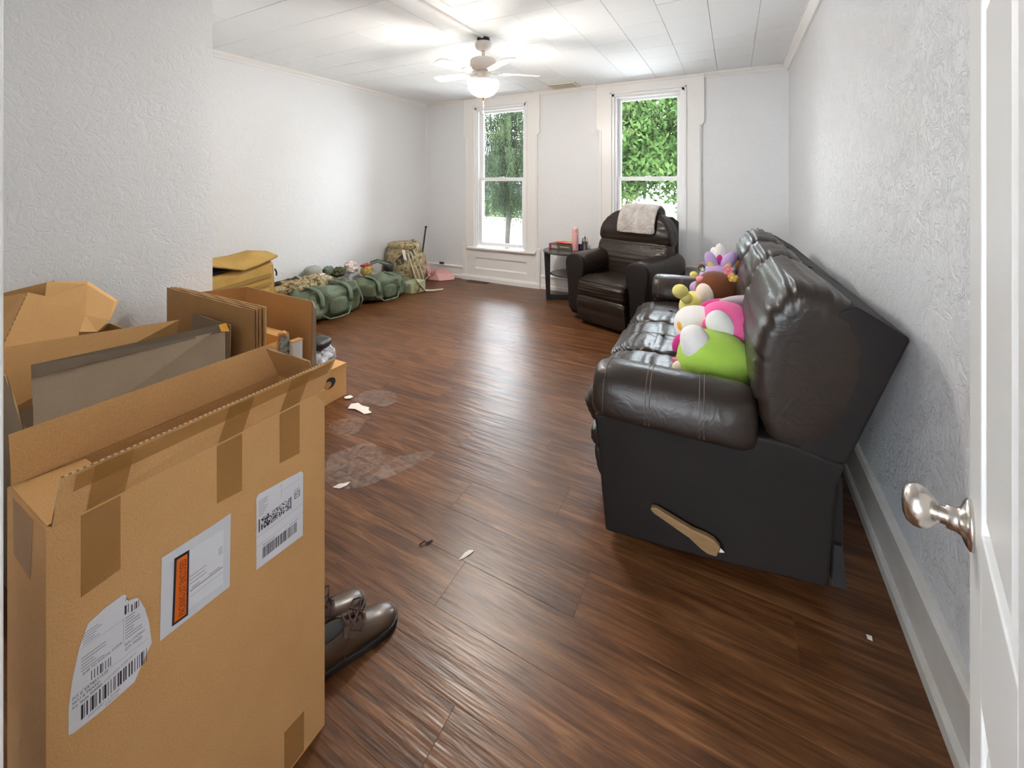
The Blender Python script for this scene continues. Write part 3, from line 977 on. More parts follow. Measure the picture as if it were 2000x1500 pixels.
# throw blanket folded over the top of the recliner
tb_path = [(.515, .872), (.515, .93), (.545, 1.02), (.592, 1.088), (.64, 1.118), (.70, 1.118), (.765, 1.065), (.79, .98)]
P = crom([(p[0], p[1], 0) for p in tb_path], 30, closed=False)
v, fc = [], []
nw = 26
for i, p in enumerate(P):
    dtn = (P[min(i + 1, 29)] - P[max(i - 1, 0)]).normalized()
    nr = Vector((-dtn.y, dtn.x, 0))
    for j in range(nw + 1):
        x = -.15 + .40 * j / nw - .02 * (i / 29)
        e = abs(2 * j / nw - 1)
        th_ = .034 * (1 - e ** 8 * .7) + .006 * noise.noise((x * 14, i * .35, 1))
        q = p + nr * (th_ if True else 0)
        v.append((x, q.x, q.y))
for i, p in enumerate(P):
    dtn = (P[min(i + 1, 29)] - P[max(i - 1, 0)]).normalized()
    nr = Vector((-dtn.y, dtn.x, 0))
    for j in range(nw + 1):
        x = -.15 + .40 * j / nw - .02 * (i / 29)
        q = p - nr * .002
        v.append((x, q.x, q.y))
K = 30 * (nw + 1)
idx = lambda i, j: i * (nw + 1) + j
for i in range(29):
    for j in range(nw):
        fc.append((idx(i, j), idx(i, j + 1), idx(i + 1, j + 1), idx(i + 1, j)))
        fc.append((K + idx(i, j), K + idx(i + 1, j), K + idx(i + 1, j + 1), K + idx(i, j + 1)))
    for j in (0, nw):
        fc.append((idx(i, j), idx(i + 1, j), K + idx(i + 1, j), K + idx(i, j)))
for i in (0, 29):
    for j in range(nw):
        fc.append((idx(i, j), idx(i, j + 1), K + idx(i, j + 1), K + idx(i, j)))
tb = thing('throw_blanket', 'fluffy grey and tan throw blanket folded over the recliner back', 'blanket', (-1.091, 3.868, 0), R(-19))
obj('folded_fleece', v, fc, M['fluff'], tb, smooth=True)
hem = []
for i in range(0, 30, 1):
    p = P[i]
    hem.append((.25 - .02 * (i / 29), p.x - .004, p.y + .012))
tube('rolled_edge', hem, .014, M['fluff'], tb, n=10)

# ------------------------------------------------------------------ side table and what stands on it
TX, TY, TZ = -1.70, 4.66, .585
t = thing('side_table', 'round black side table with a lower shelf beside the recliner', 'table', (TX, TY, 0))
lathe('table_top', [(.292, TZ - .022), (.30, TZ - .018), (.30, TZ - .004), (.296, TZ)], (0, 0, 0), M['tabletop'], t, n=48, smooth=False)
lathe('shelf', [(.205, .30), (.21, .303), (.21, .316), (.206, .32)], (0, 0, 0), M['tabletop'], t, n=40, smooth=False)
for ang in (202, 322, 82):
    a = R(ang)
    ca, sa = math.cos(a), math.sin(a)
    fn = lambda u, v, w: (u * ca - w * sa, u * sa + w * ca, v)
    prism('leg', [(.215, 0), (.262, 0), (.288, TZ - .022), (.215, TZ - .022)], fn, -.014, .014, M['tableleg'], t, bevel=.002)
    prism('foot_rail', [(-.01, 0), (.216, 0), (.216, .062), (-.01, .062)], fn, -.0135, .0135, M['tableleg'], t, bevel=.002)
    prism('shelf_bracket', [(.19, .296), (.216, .296), (.216, .318), (.19, .318)], fn, -.012, .012, M['tableleg'], t)

gb = thing('board_game_box', 'flat dark box with a magenta end on the side table', 'box', (-1.79, 4.735, TZ), R(-8))
box('carton', -.13, .15, -.09, .09, 0, .062, M['gamebox'], gb, bevel=.002)
box('end_label', -.152, -.13, -.091, .091, 0, .063, M['magenta'], gb, bevel=.002)
boxes('printed_panel', [(-.118, -.035, -.0912, -.090, .012, .018), (-.118, -.04, -.0912, -.09, .026, .032), (-.118, -.045, -.0912, -.09, .040, .046), (.0, .12, -.0912, -.09, .03, .036)], M['grille'], gb)
tag(blob('folded_cloth', (-1.77, 4.72, TZ + .075), (.10, .06, .012), M['red'], p=2.5, amp=.35, freq=40, seed=3, origin=(-1.77, 4.72, TZ + .063)),
    'crumpled coral red cloth lying on the dark box', 'cloth')
tag(blob('peach_ribbon', (-1.70, 4.70, TZ + .077), (.07, .022, .009), M['peach'], p=2.2, amp=.4, freq=22, seed=8, rot=eul(0, 4, -14), origin=(-1.70, 4.70, TZ + .066)),
    'peach cloth strip on top of the red cloth', 'cloth')
bt = thing('water_bottle', 'tall pink insulated water bottle on the side table', 'bottle', (-1.62, 4.66, TZ))
lathe('body', [(.034, 0), (.0375, .004), (.0375, .205), (.036, .212)], (0, 0, 0), M['bottle'], bt)
lathe('lid', [(.034, .213), (.0365, .216), (.0365, .245), (.034, .262), (.026, .270), (.002, .272)], (0, 0, 0), M['bottle2'], bt)
lathe('collar', [(.0355, .208), (.0355, .216)], (0, 0, 0), M['p_rose'], bt)
tube('carry_loop', [(-.02, -.026, .255), (-.008, -.034, .258), (.008, -.035, .250), (.02, -.03, .243)], .004, M['bottle2'], bt)
cp = thing('pen_cup', 'silver metal pen cup behind the pink bottle', 'cup', (-1.535, 4.76, TZ))
lathe('cup_body', [(.001, .0), (.030, .0), (.031, .004), (.039, .105), (.041, .106), (.039, .104), (.029, .006), (.001, .005)], (0, 0, 0), M['cup'], cp)
pens = [('blue', (.05, .06, .35), -.018, -.01, 12, 'dark blue pen'), ('violet', (.20, .10, .40), -.006, .012, -6, 'violet pen'), ('white', (.8, .8, .85), -.010, -.014, 3, 'white pen'),
        ('yellow', (.80, .68, .12), .014, -.008, -10, 'yellow pencil'), ('yellow', (.80, .70, .22), .020, .008, -16, 'pale yellow pencil'), ('maroon', (.25, .03, .08), .003, .0, 4, 'maroon pen'), ('lemon', (.85, .78, .35), .009, .014, -8, 'lemon yellow marker')]
for q, (nm, colr, dx, dy, lean, desc) in enumerate(pens):
    mm = pm('pen_' + nm + str(q), colr, .4)
    pn = thing('pen', desc + ' standing in the silver cup', 'pen', (-1.535 + dx * .6, 4.76 + dy * .6, TZ + .006), group='pens in the silver cup')
    h = .135 + .012 * (q % 3)
    rot = eul(0, -lean * .5, 0).to_matrix()
    lathe('barrel', [(.004, 0), (.0042, h - .022)], (0, 0, 0), mm, pn, n=8, rot=rot)
    lathe('cap', [(.0048, h - .030), (.0048, h - .006), (.002, h)], (0, 0, 0), mm, pn, n=8, rot=rot)
tag(blob('small_purple_box', (-1.583, 4.74, TZ + .035), (.022, .025, .035), pm('purple_card', (.06, .012, .06), .4), p=8, nu=20, nv=12, origin=(-1.583, 4.74, TZ)),
    'small dark purple carton between the bottle and the pen cup', 'box')

# ------------------------------------------------------------------ plush toys on the sofa
def pl(nm, c, r, mat, parent, **k):
    return blob(nm, c, r, M[mat], parent, **k)
a = thing('plush_toy', 'lime green plush toy with a white patch, nearest on the sofa', 'plush toy', (-.05, 2.05, .47), group='plush toys on the sofa', world=True)
lb = pl('body', (-.072, 2.02, .600), (.148, .135, .132), 'p_lime', a, p=2.3, amp=.05, freq=5, seed=2, rot=eul(0, 12, 18))
pl('white_patch', (-.140, 1.965, .675), (.062, .058, .088), 'p_white', a, p=2.3, rot=eul(0, -14, 24))
pl('cheek_spot', (-.176, 1.935, .585), (.012, .020, .026), 'p_rose', a, rot=eul(0, -10, 30))
pl('ear', (-.205, 1.965, .560), (.035, .04, .035), 'p_cream', a)
pl('paw', (-.185, 1.915, .515), (.028, .025, .028), 'p_lime', a)
pl('bow_tip', (-.222, 1.99, .583), (.022, .012, .014), 'p_rose', a, rot=eul(0, 20, 0))
b = thing('plush_toy', 'pink hooded plush toy with white floppy ears, leaning on the sofa back', 'plush toy', (0, 2.22, .47), group='plush toys on the sofa', world=True)
pl('hood', (-.028, 2.19, .705), (.120, .115, .115), 'p_pink', b, p=2.2, rot=eul(0, 8, 10))
pl('hood_trim', (-.012, 2.175, .632), (.110, .105, .056), 'p_yel', b, p=2.2, rot=eul(0, 22, 10))
pl('head', (-.150, 2.185, .690), (.105, .10, .095), 'p_white', b, p=2.2, rot=eul(0, 0, 20))
e1 = pl('ear', (-.050, 2.080, .735), (.058, .030, .078), 'p_white', b, p=2.2, rot=eul(0, -28, 25))
pl('ear_lining', (-.098, 2.075, .742), (.030, .018, .026), 'p_pink', e1, p=2.0, rot=eul(0, -25, 25))
pl('ear', (.0, 2.34, .775), (.105, .035, .040), 'p_grey', b, p=2.2, rot=eul(0, -14, 18))
pl('hood_brim', (-.070, 2.33, .760), (.085, .04, .035), 'p_mag', b, p=2.2, rot=eul(0, -10, 22))
pl('arm', (-.228, 2.10, .625), (.024, .028, .045), 'p_mag', b, rot=eul(0, 20, 0))
pl('cheek_spot', (-.222, 2.115, .700), (.010, .020, .022), 'p_or', b, rot=eul(0, -10, 28))
pl('foot', (-.215, 2.08, .54), (.03, .035, .045), 'p_mag', b)
# ruffled collar
rv, rf = [], []
for i in range(25):
    u = i / 24
    px_ = -.06 + .155 * u
    for j, dd in enumerate((0, 1)):
        wob = .016 * math.sin(u * 22) * dd
        rv.append((px_ + .02 * dd, 2.075 - .04 * dd + wob + .05 * u, .655 - .115 * u - .030 * dd - .01 * math.sin(u * 22 + 1) * dd))
for i in range(24):
    rf.append((2 * i, 2 * i + 1, 2 * i + 3, 2 * i + 2))
obj('collar', rv, rf, M['p_mag'], b, smooth=True, solid=.014)
c = thing('plush_toy', 'brown plush toy with a cream patch and yellow body lying on the sofa', 'plush toy', (-.1, 2.72, .47), group='plush toys on the sofa', world=True)
pl('head', (-.085, 2.78, .735), (.120, .115, .110), 'p_brown', c, p=2.2, rot=eul(0, 10, 10))
pl('face_patch', (-.138, 2.705, .720), (.058, .055, .070), 'p_cream', c, p=2.2, rot=eul(0, -8, 30))
pl('body', (-.205, 2.735, .635), (.085, .11, .085), 'p_yel', c, p=2.2, rot=eul(0, 25, 0))
pl('arm', (-.275, 2.65, .735), (.045, .045, .042), 'p_yel', c)
pl('arm', (-.245, 2.665, .700), (.040, .05, .032), 'p_yel', c, rot=eul(0, 40, 0))
pl('snout_patch', (-.172, 2.735, .800), (.026, .020, .020), 'p_rose', c)
pl('ear', (-.175, 2.86, .845), (.022, .016, .024), 'p_brown', c)
pl('ear', (.030, 2.86, .880), (.022, .016, .028), 'p_brown', c)
def flower(nm, cc, r, mat, ctr, parent):
    fo = pl(nm, cc, (r * .45, r * .3, r * .45), ctr, parent, nu=14, nv=8)
    for q in range(5):
        an = 2 * math.pi * q / 5 + .3
        pl('petal', (cc[0] + r * .62 * math.cos(an), cc[1] + .004, cc[2] + r * .62 * math.sin(an)), (r * .46, r * .22, r * .46), mat, fo, nu=12, nv=8)
flower('flower', (-.026, 2.715, .872), .028, 'p_rose', 'p_rose', c)
flower('flower', (-.004, 2.705, .833), .026, 'p_or', 'p_yel', c)
flower('flower', (-.165, 2.80, .845), .016, 'p_teal', 'p_cream', c)
d_ = thing('plush_toy', 'lilac plush toy with upright white and purple ears, farthest on the sofa', 'plush toy', (-.1, 3.02, .47), group='plush toys on the sofa', world=True)
pl('body', (-.10, 3.02, .60), (.12, .12, .14), 'p_lilac', d_, p=2.2)
pl('head', (-.085, 3.03, .745), (.115, .10, .10), 'p_lilac', d_, p=2.2)
for (cc, rr, ro, m1, m2) in (((-.125, 3.02, .860), (.036, .022, .070), (0, -20, 0), 'p_lilac', 'p_yel'), ((-.035, 3.02, .862), (.036, .022, .072), (0, 24, 0), 'p_lilac', 'p_yel'), ((-.080, 3.05, .905), (.034, .020, .075), (0, 2, 0), 'p_white', 'p_mag'), ((-.105, 3.08, .89), (.03, .02, .06), (0, -12, 0), 'p_white', 'p_pink'), ((-.02, 3.10, .87), (.035, .02, .06), (0, 30, 0), 'p_lilac', 'p_lilac')):
    ea = pl('ear', cc, rr, m1, d_, rot=eul(*ro))
    pl('ear_lining', (cc[0], cc[1] - rr[1] * .62, cc[2] - rr[2] * .3), (rr[0] * .55, rr[1] * .5, rr[2] * .55), m2, ea, rot=eul(*ro))
pl('paw', (-.20, 2.93, .70), (.05, .05, .045), 'p_lilac', d_)
pl('paw', (-.225, 2.95, .78), (.025, .025, .022), 'p_yel', d_)

# ------------------------------------------------------------------ cardboard boxes
CT = .0045
def carton_body(name, x0, x1, y0, y1, z0, z1, mat, parent, wall=.005):
    o = boxes(name, [(x0, x1, y0, y1, z0, z0 + wall), (x0, x0 + wall, y0, y1, z0 + wall, z1), (x1 - wall, x1, y0, y1, z0 + wall, z1),
                     (x0 + wall, x1 - wall, y0, y0 + wall, z0 + wall, z1), (x0 + wall, x1 - wall, y1 - wall, y1, z0 + wall, z1)], mat, parent)
    return o

A = thing('cardboard_box', 'tall narrow brown cardboard box with shipping labels, nearest the camera', 'box', (-1.005, .47, 0), group='cardboard boxes in the corner', world=True)
AX0, AX1, AY0, AY1, AZ = -1.100, -.912, .224, .713, .85
carton_body('body', AX0, AX1, AY0, AY1, 0, AZ, M['card'], A)
panel('front_flap', [(AX1 - .002, AY0 + .006, AZ), (AX1 - .004, AY1 - .004, AZ), (AX1 + .022, AY1 + .014, AZ + .079), (AX1 + .012, AY0 + .012, AZ + .076)], CT, M['card'], A)
panel('back_flap', [(AX0 + .003, AY0 + .004, AZ), (AX0 + .003, AY1 - .004, AZ), (AX0 - .026, AY1 + .010, AZ + .080), (AX0 - .026, AY0 + .006, AZ + .080)], CT, M['card'], A)
panel('end_flap', [(AX0 + .008, AY0 + .003, AZ), (AX1 - .008, AY0 + .003, AZ), (AX1 - .020, AY0 + .100, AZ - .002), (AX0 + .016, AY0 + .094, AZ - .002)], CT, M['card2'], A)
panel('end_flap', [(AX0 + .008, AY1 - .004, AZ), (AX1 - .010, AY1 - .004, AZ), (AX1 - .038, AY1 - .014, AZ + .070), (AX0 - .012, AY1 - .026, AZ + .076)], CT, M['cardd'], A)
FXA = AX1 + .0006
def tape(name, p, parent, nrm=(1, 0, 0), off=.0008):
    n_ = Vector(nrm) * off
    return obj(name, [Vector(q) + n_ for q in p], [(0, 1, 2, 3)], M['tape'], parent, solid=.0004)
def onface(y0, y1, zt0, zt1, zb1, zb0):
    return [(AX1, y0, zt0), (AX1, y1, zt1), (AX1, y1, zb1), (AX1, y0, zb0)]
tape('tape', onface(.262, .311, AZ - .004, AZ - .004, .722, .716), A)
tape('tape', onface(.461, .510, AZ - .004, AZ - .004, .726, .731), A)
tape('tape', onface(.593, .643, AZ - .004, AZ - .004, .729, .734), A)
tape('tape', onface(.604, .654, .107, .101, .006, .006), A, off=.0014)
def flp(y, t_):
    # point on the front flap
    u = (y - AY0) / (AY1 - AY0)
    p0 = Vector((AX1 - .002 - .002 * u, AY0 + .006 + (AY1 - AY0 - .01) * u, AZ)); p1 = Vector((AX1 + .012 + .010 * u, AY0 + .012 + (AY1 - AY0 + .002) * u, AZ + .076 + .003 * u))
    return p0.lerp(p1, t_) + Vector((CT / 2 + .0036, 0, -.0006))
for y0, y1 in ((.262, .311), (.461, .510), (.593, .643)):
    tape('tape', [flp(y0, .03), flp(y1, .03), flp(y1, .97), flp(y0, .97)], A, off=.0004)
tape('tape', [flp(.24, .62), flp(.70, .62), flp(.70, .97), flp(.24, .97)], A, off=.0012)
tape('tape', [(-1.067, AY0, .844), (-.968, AY0, .844), (-.98, AY0, .746), (-1.061, AY0, .753)], A, nrm=(0, -1, 0))
# labels
def print_geo(parent, name, items, mat, x):
    """items: ('bar', y0,y1,z0,z1) or ('txt', s, size, y, z, rot, sx)"""
    v, f = [], []
    for it in items:
        k = len(v)
        if it[0] == 'bar':
            _, y0, y1, z0, z1 = it
            v += [(x, y0, z0), (x, y1, z0), (x, y1, z1), (x, y0, z1)]
            f.append((k, k + 1, k + 2, k + 3))
        elif it[0] == 'poly':
            v += [(x, y, z) for y, z in it[1]]
            f.append(tuple(range(k, k + len(it[1]))))
        else:
            _, s, size, y, z, rot, sx = it
            tv, tf = text_geo(s, size)
            cr, sr = math.cos(R(rot)), math.sin(R(rot))
            for q in tv:
                u, w = q.x * sx, q.y
                v.append((x, y + u * cr - w * sr, z + u * sr + w * cr))
            f += [tuple(i + k for i in p) for p in tf]
    o = obj(name, v, f, mat, parent)
    o['kind'] = 'stuff'
    return o
def slab(name, poly, x, mat, parent, th=.0008):
    return prism(name, poly, lambda u, v, w: (w, u, v), x, x + th, mat, parent)
rnd = random.Random(4)
def barcode(y0, y1, z0, z1, slope=0, unit=.0009):
    out = []; y = y0
    while y < y1:
        w = unit * rnd.choice((1, 1, 2, 3)); g = unit * rnd.choice((1, 1, 2, 2, 3))
        z = slope * (y - y0)
        if y + w < y1:
            out.append(('bar', y, y + w, z0 + z, z1 + z))
        y += w + g
    return out
# shipping label with the two-dimensional code
L1 = slab('shipping_label', [(.540, .534), (.651, .527), (.652, .676), (.646, .684), (.545, .695), (.540, .690)], FXA, M['paper'], A)
pf = []
for i in range(46):
    for j in range(11):
        if rnd.random() < .5:
            y = .550 + i * .00145; z = .6130 + j * .0024
            pf.append(('bar', y, y + .00145, z, z + .0024))
pf += [('bar', .5445, .547, .612, .640), ('bar', .6185, .621, .612, .640)]
pf += barcode(.553, .638, .548, .572, 0, .00075)
pf += [('bar', .629, .6425, .628, .6295), ('bar', .629, .6425, .6415, .643), ('bar', .629, .6305, .6295, .6415), ('bar', .641, .6425, .6295, .6415), ('txt', 'H', .0125, .6315, .6315, 0, .9)]
print_geo(L1, 'printed_ink', pf, M['ink'], FXA + .0011)
g = [('txt', 'FedEx', .007, .6285, .646, 0, .8)]
g += [('bar', .544, .544 + .012 + .010 * rnd.random(), .678 - i * .0045, .6792 - i * .0045) for i in range(8)]
g += [('bar', .541, .650, .603, .6035), ('bar', .541, .650, .583, .5834), ('bar', .596, .650, .668, .6684), ('bar', .596, .5965, .655, .684), ('bar', .553, .580, .576, .5772), ('bar', .616, .640, .576, .577)]
print_geo(L1, 'fine_print', g, M['inkg'], FXA + .0011)
# packing list pouch
L2_ = slab('packing_list_pouch', [(.366, .547), (.485, .545), (.487, .685), (.487, .694), (.462, .693), (.369, .695)], FXA, M['pouch'], A)
sh = slab('folded_sheet', [(.405, .566), (.472, .562), (.473, .672), (.405, .676)], FXA + .0009, M['paper'], L2_, .0005)
orr = slab('orange_band', [(.384, .557), (.410, .555), (.412, .677), (.388, .679)], FXA + .0015, M['ink'], L2_, .0004)
slab('orange_field', [(.3875, .5615), (.4065, .5600), (.4085, .6725), (.3915, .674)], FXA + .0020, M['orange'], L2_, .0004)
print_geo(L2_, 'packing_text', [('txt', 'PACKING LIST ENCLOSED', .0150, .4045, .5645, 89, .585)], M['redink'], FXA + .0028)
g = [('bar', .413, .471, .596, .598), ('bar', .413, .471, .586, .5866), ('bar', .463, .471, .634, .6352), ('bar', .463, .471, .630, .6312), ('bar', .463, .471, .638, .6392), ('bar', .463, .471, .626, .6272)]
g += [('bar', .413, .413 + .02 + .012 * rnd.random(), .624 - i * .007, .6252 - i * .007) for i in range(3)]
g += [('bar', .416, .430, .6005, .6020), ('bar', .446, .466, .6005, .6020)]
print_geo(L2_, 'fine_print', g, M['inkg'], FXA + .0016)
# torn carton label
L3 = slab('carton_label', [(.248, .514), (.254, .511), (.288, .509), (.330, .512), (.341, .534), (.354, .556), (.350, .597), (.344, .626), (.337, .647), (.333, .654), (.325, .658), (.321, .659), (.318, .672), (.314, .676), (.290, .674), (.270, .667), (.260, .638), (.252, .595), (.248, .555)], FXA, M['paper'], A)
pf = barcode(.262, .347, .522, .545, .11, .0009)
pf += barcode(.274, .300, .573, .588, -.05, .0009)
pf += barcode(.316, .322, .640, .655, 0, .0009) + barcode(.325, .337, .637, .649, 0, .0009)
pf += [('txt', 'SHIP TO POSTAL CODE', .0058, .264, .5905, 5, .80), ('txt', 'PO # 5X78511520', .0066, .252, .5625, 4, .85), ('txt', 'SKU # MIXED', .0066, .252, .5555, 4, .85), ('txt', 'Ref. Num. MIXED', .0056, .252, .549, 4, .85),
       ('txt', 'BOX: LOADBAG1', .0062, .3165, .5860, 2, .58), ('txt', 'QTY: MIXED', .0062, .3165, .578, 2, .70), ('txt', 'A', .008, .3165, .662, 0, .8)]
print_geo(L3, 'printed_ink', pf, M['ink'], FXA + .0011)
g = [('txt', 'SERIAL SHIPPING CONTAINER CODE (SSCC)', .0044, .262, .5475, 10, .82), ('txt', '(00)200811 1 41080', .0058, .270, .5165, 4, .85), ('txt', 'CARTON', .0052, .291, .5125, 2, .8),
     ('bar', .262, .316, .634, .6344), ('bar', .3145, .3149, .594, .634), ('bar', .252, .350, .569, .5694)]
g += [('bar', .264, .264 + .012 + .012 * rnd.random(), .655 - i * .0042, .6560 - i * .0042) for i in range(5)]
g += [('bar', .262, .262 + .014 + .02 * rnd.random(), .618 - i * .005, .6192 - i * .005) for i in range(5)]
g += [('bar', .317, .317 + .010 + .014 * rnd.random(), .632 - i * .005, .6334 - i * .005) for i in range(8)]
print_geo(L3, 'fine_print', g, M['inkg'], FXA + .0011)

# box B behind it, grey-brown, flaps up
B = thing('cardboard_box', 'open greyish cardboard box with wide raised flaps behind the labelled box', 'box', (-2.15, .75, 0), group='cardboard boxes in the corner', world=True)
BX0, BX1, BY0, BY1, BZ = -2.36, -1.90, .44, 1.00, .52
carton_body('body', BX0, BX1, BY0, BY1, 0, BZ, M['cardg'], B)
panel('front_flap', [(BX1 - .003, BY0 + .004, BZ), (BX1 - .003, BY1 - .004, BZ), (-1.945, 1.015, .763), (-2.02, .462, .778)], CT, M['cardg'], B)
panel('back_flap', [(BX0 + .003, BY0 + .004, BZ), (BX0 + .003, BY1 - .004, BZ), (-2.30, 1.00, .728), (-2.45, .47, .748)], CT, M['card2'], B)
panel('end_flap', [(BX0 + .01, BY0 + .003, BZ), (BX1 - .01, BY0 + .003, BZ), (-2.10, .425, .740), (-2.32, .42, .765)], CT, M['cardg'], B)
def lerp3(a_, b_, t_): return Vector(a_).lerp(Vector(b_), t_)
p0, p1, q0, q1 = (-2.02, .462, .778), (-1.945, 1.015, .763), (BX1 - .003, BY0 + .004, BZ), (BX1 - .003, BY1 - .004, BZ)
nb = Vector((.0085, 0, .003))
obj('tape', [lerp3(p0, q0, .0) + nb, lerp3(p1, q1, .0) + nb, lerp3(p1, q1, .14) + nb, lerp3(p0, q0, .14) + nb], [(0, 1, 2, 3)], tape_mat('grey_tape', (.24, .19, .13), .75), B, solid=.0004)
obj('tape_tab', [lerp3(p1, q1, .0) + nb * 1.4 + Vector((0, -.03, 0)), lerp3(p1, q1, .0) + nb * 1.4, lerp3(p1, q1, .16) + nb * 1.6 + Vector((0, .012, 0)), lerp3(p1, q1, .12) + nb * 1.8 + Vector((0, -.022, 0))], [(0, 1, 2, 3)], M['p_or'], B, solid=.001)

# box D, crumpled, against the partition wall
D = thing('cardboard_box', 'crumpled open cardboard box with torn flaps against the near wall', 'box', (-2.60, .68, 0), group='cardboard boxes in the corner', world=True)
carton_body('body', -2.755, -2.46, .48, .90, 0, .67, M['cardd'], D)
panel('torn_flap', [(-2.47, .47, .68), (-2.47, .70, .655), (-2.56, .735, .835), (-2.60, .585, .915)], CT, M['card2'], D)
panel('torn_flap', [(-2.60, .44, .72), (-2.47, .47, .68), (-2.60, .585, .915), (-2.66, .50, .90)], CT, M['card2'], D)
panel('back_flap', [(-2.75, .50, .67), (-2.75, .66, .67), (-2.745, .70, .925), (-2.74, .52, .90)], CT, M['cardd'], D)
# bent flap in several creased facets
cv = [(-2.70, .665, .93), (-2.62, .64, .87), (-2.57, .69, .80), (-2.64, .78, .90), (-2.56, .75, .78), (-2.70, .80, .905), (-2.60, .86, .81), (-2.55, .83, .735), (-2.62, .885, .80), (-2.53, .78, .70), (-2.52, .72, .72)]
obj('bent_flap', cv, [(0, 1, 3), (1, 2, 3), (2, 4, 3), (0, 3, 5), (3, 6, 5), (3, 4, 6), (4, 7, 6), (6, 7, 8), (5, 6, 8), (4, 9, 7), (2, 10, 4), (10, 9, 4)], M['card2'], D, solid=.006)

# flattened boards standing in the gap
fb = [(0, (-2.715, 1.125, .803), (-1.975, 1.160, .776)), (1, (-2.700, 1.135, .806), (-1.968, 1.171, .780)), (2, (-2.69, 1.147, .805), (-1.955, 1.182, .784)), (3, (-2.66, 1.159, .803), (-1.940, 1.195, .788))]
desc = ['front board of the stack of flattened boxes', 'second flattened board of the stack', 'third flattened board of the stack', 'rearmost flattened board of the stack']
for i, a_, b_ in fb:
    o = panel('cardboard_sheet', [(a_[0], a_[1] + .0, .0), (b_[0], b_[1], .0), b_, a_], .0055, [M['cardd'], M['cardd'], M['card'], M['card2']][i])
    tag(o, 'brown ' + desc[i], 'cardboard', 'flattened boxes standing upright')
o = panel('plastic_sheet', [(-2.40, 1.085, .0), (-2.08, 1.10, .0), (-2.08, 1.112, .705), (-2.39, 1.098, .72)], .004, pm('grey_translucent_sheet', (.30, .24, .18), .3))
tag(o, 'grey brown sheet leaning on the flattened boards', 'cardboard')

# L-shaped open carton behind the boards
E_ = thing('cardboard_box', 'unfolded tall carton standing open behind the flattened boards', 'box', (-2.3, 1.42, 0), group='cardboard boxes in the corner', world=True)
panel('back_panel', [(-2.575, 1.475, 0), (-1.960, 1.455, 0), (-1.957, 1.452, .748), (-2.575, 1.463, .752)], .005, M['cardd'], E_)
panel('side_panel', [(-2.70, 1.29, 0), (-2.577, 1.470, 0), (-2.577, 1.462, .752), (-2.70, 1.28, .745)], .005, M['cardd'], E_)
panel('folded_edge', [(-1.958, 1.458, .0), (-1.953, 1.475, 0), (-1.953, 1.473, .742), (-1.957, 1.457, .746)], .005, M['cardg'], E_)
obj('torn_strip', [(-1.957, 1.452, .752), (-1.94, 1.45, .742), (-1.925, 1.452, .715), (-1.935, 1.453, .718)], [(0, 1, 2, 3)], M['white'], E_, solid=.002)

# slim cartons leaning between the boards and the open carton
t = thing('slim_carton', 'slim brown carton with a patterned side between the boards', 'box', (-2.10, 1.30, 0), world=True)
box('carton', -2.24, -1.975, 1.275, 1.335, 0, .618, M['card'], t, bevel=.002)
box('patterned_side', -1.975, -1.968, 1.28, 1.332, .30, .606, pm('black_white_print', (.03, .05, .04), .4, var=(60, (.55, .55, .5))), t)
blob('crumpled_corner', (-1.977, 1.30, .624), (.018, .02, .012), M['card2'], t, amp=.5, freq=40, seed=2, nu=14, nv=10)
t = thing('white_carton', 'narrow white carton beside the slim brown carton', 'box', (-1.95, 1.355, 0), world=True)
box('carton', -1.966, -1.932, 1.33, 1.38, 0, .575, M['white'], t, bevel=.002)
box('top_flap', -1.968, -1.930, 1.328, 1.382, .575, .580, M['card'], t)

# low box with the round hand hole
t = thing('storage_box', 'low brown cardboard box with a round hand hole', 'box', (-2.38, 1.72, 0), group='cardboard boxes in the corner', world=True)
box('carton', -2.56, -2.212, 1.55, 1.893, 0, .205, M['card2'], t, bevel=.002)
obj('lid_seam', bv(-2.561, -2.2105, 1.549, 1.894, .196, .206), BF, M['card2'], t)
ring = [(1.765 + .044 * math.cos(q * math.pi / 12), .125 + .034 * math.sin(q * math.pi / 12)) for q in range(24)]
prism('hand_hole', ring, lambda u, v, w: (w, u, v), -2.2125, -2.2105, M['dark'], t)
ring2 = [(1.748 + .030 * math.cos(q * math.pi / 12), .118 + .022 * math.sin(q * math.pi / 12)) for q in range(24)]
prism('hole_tab', ring2, lambda u, v, w: (w, u, v), -2.2107, -2.2100, M['cardd'], t)
tag(blob('poly_mailer', (-2.275, 1.735, .270), (.075, .10, .065), M['mailer'], p=3, amp=.28, freq=26, seed=4, nu=40, nv=26, rot=eul(10, 25, 20), zmin=.207, origin=(-2.275, 1.735, .207)),
    'crumpled grey plastic mailer on the low box', 'package')
tag(blob('black_pouch', (-2.31, 1.77, .360), (.06, .07, .030), M['black'], p=3, amp=.15, freq=9, seed=6, rot=eul(0, 12, 15), origin=(-2.31, 1.77, .33)),
    'black pouch lying on the grey mailer', 'pouch')

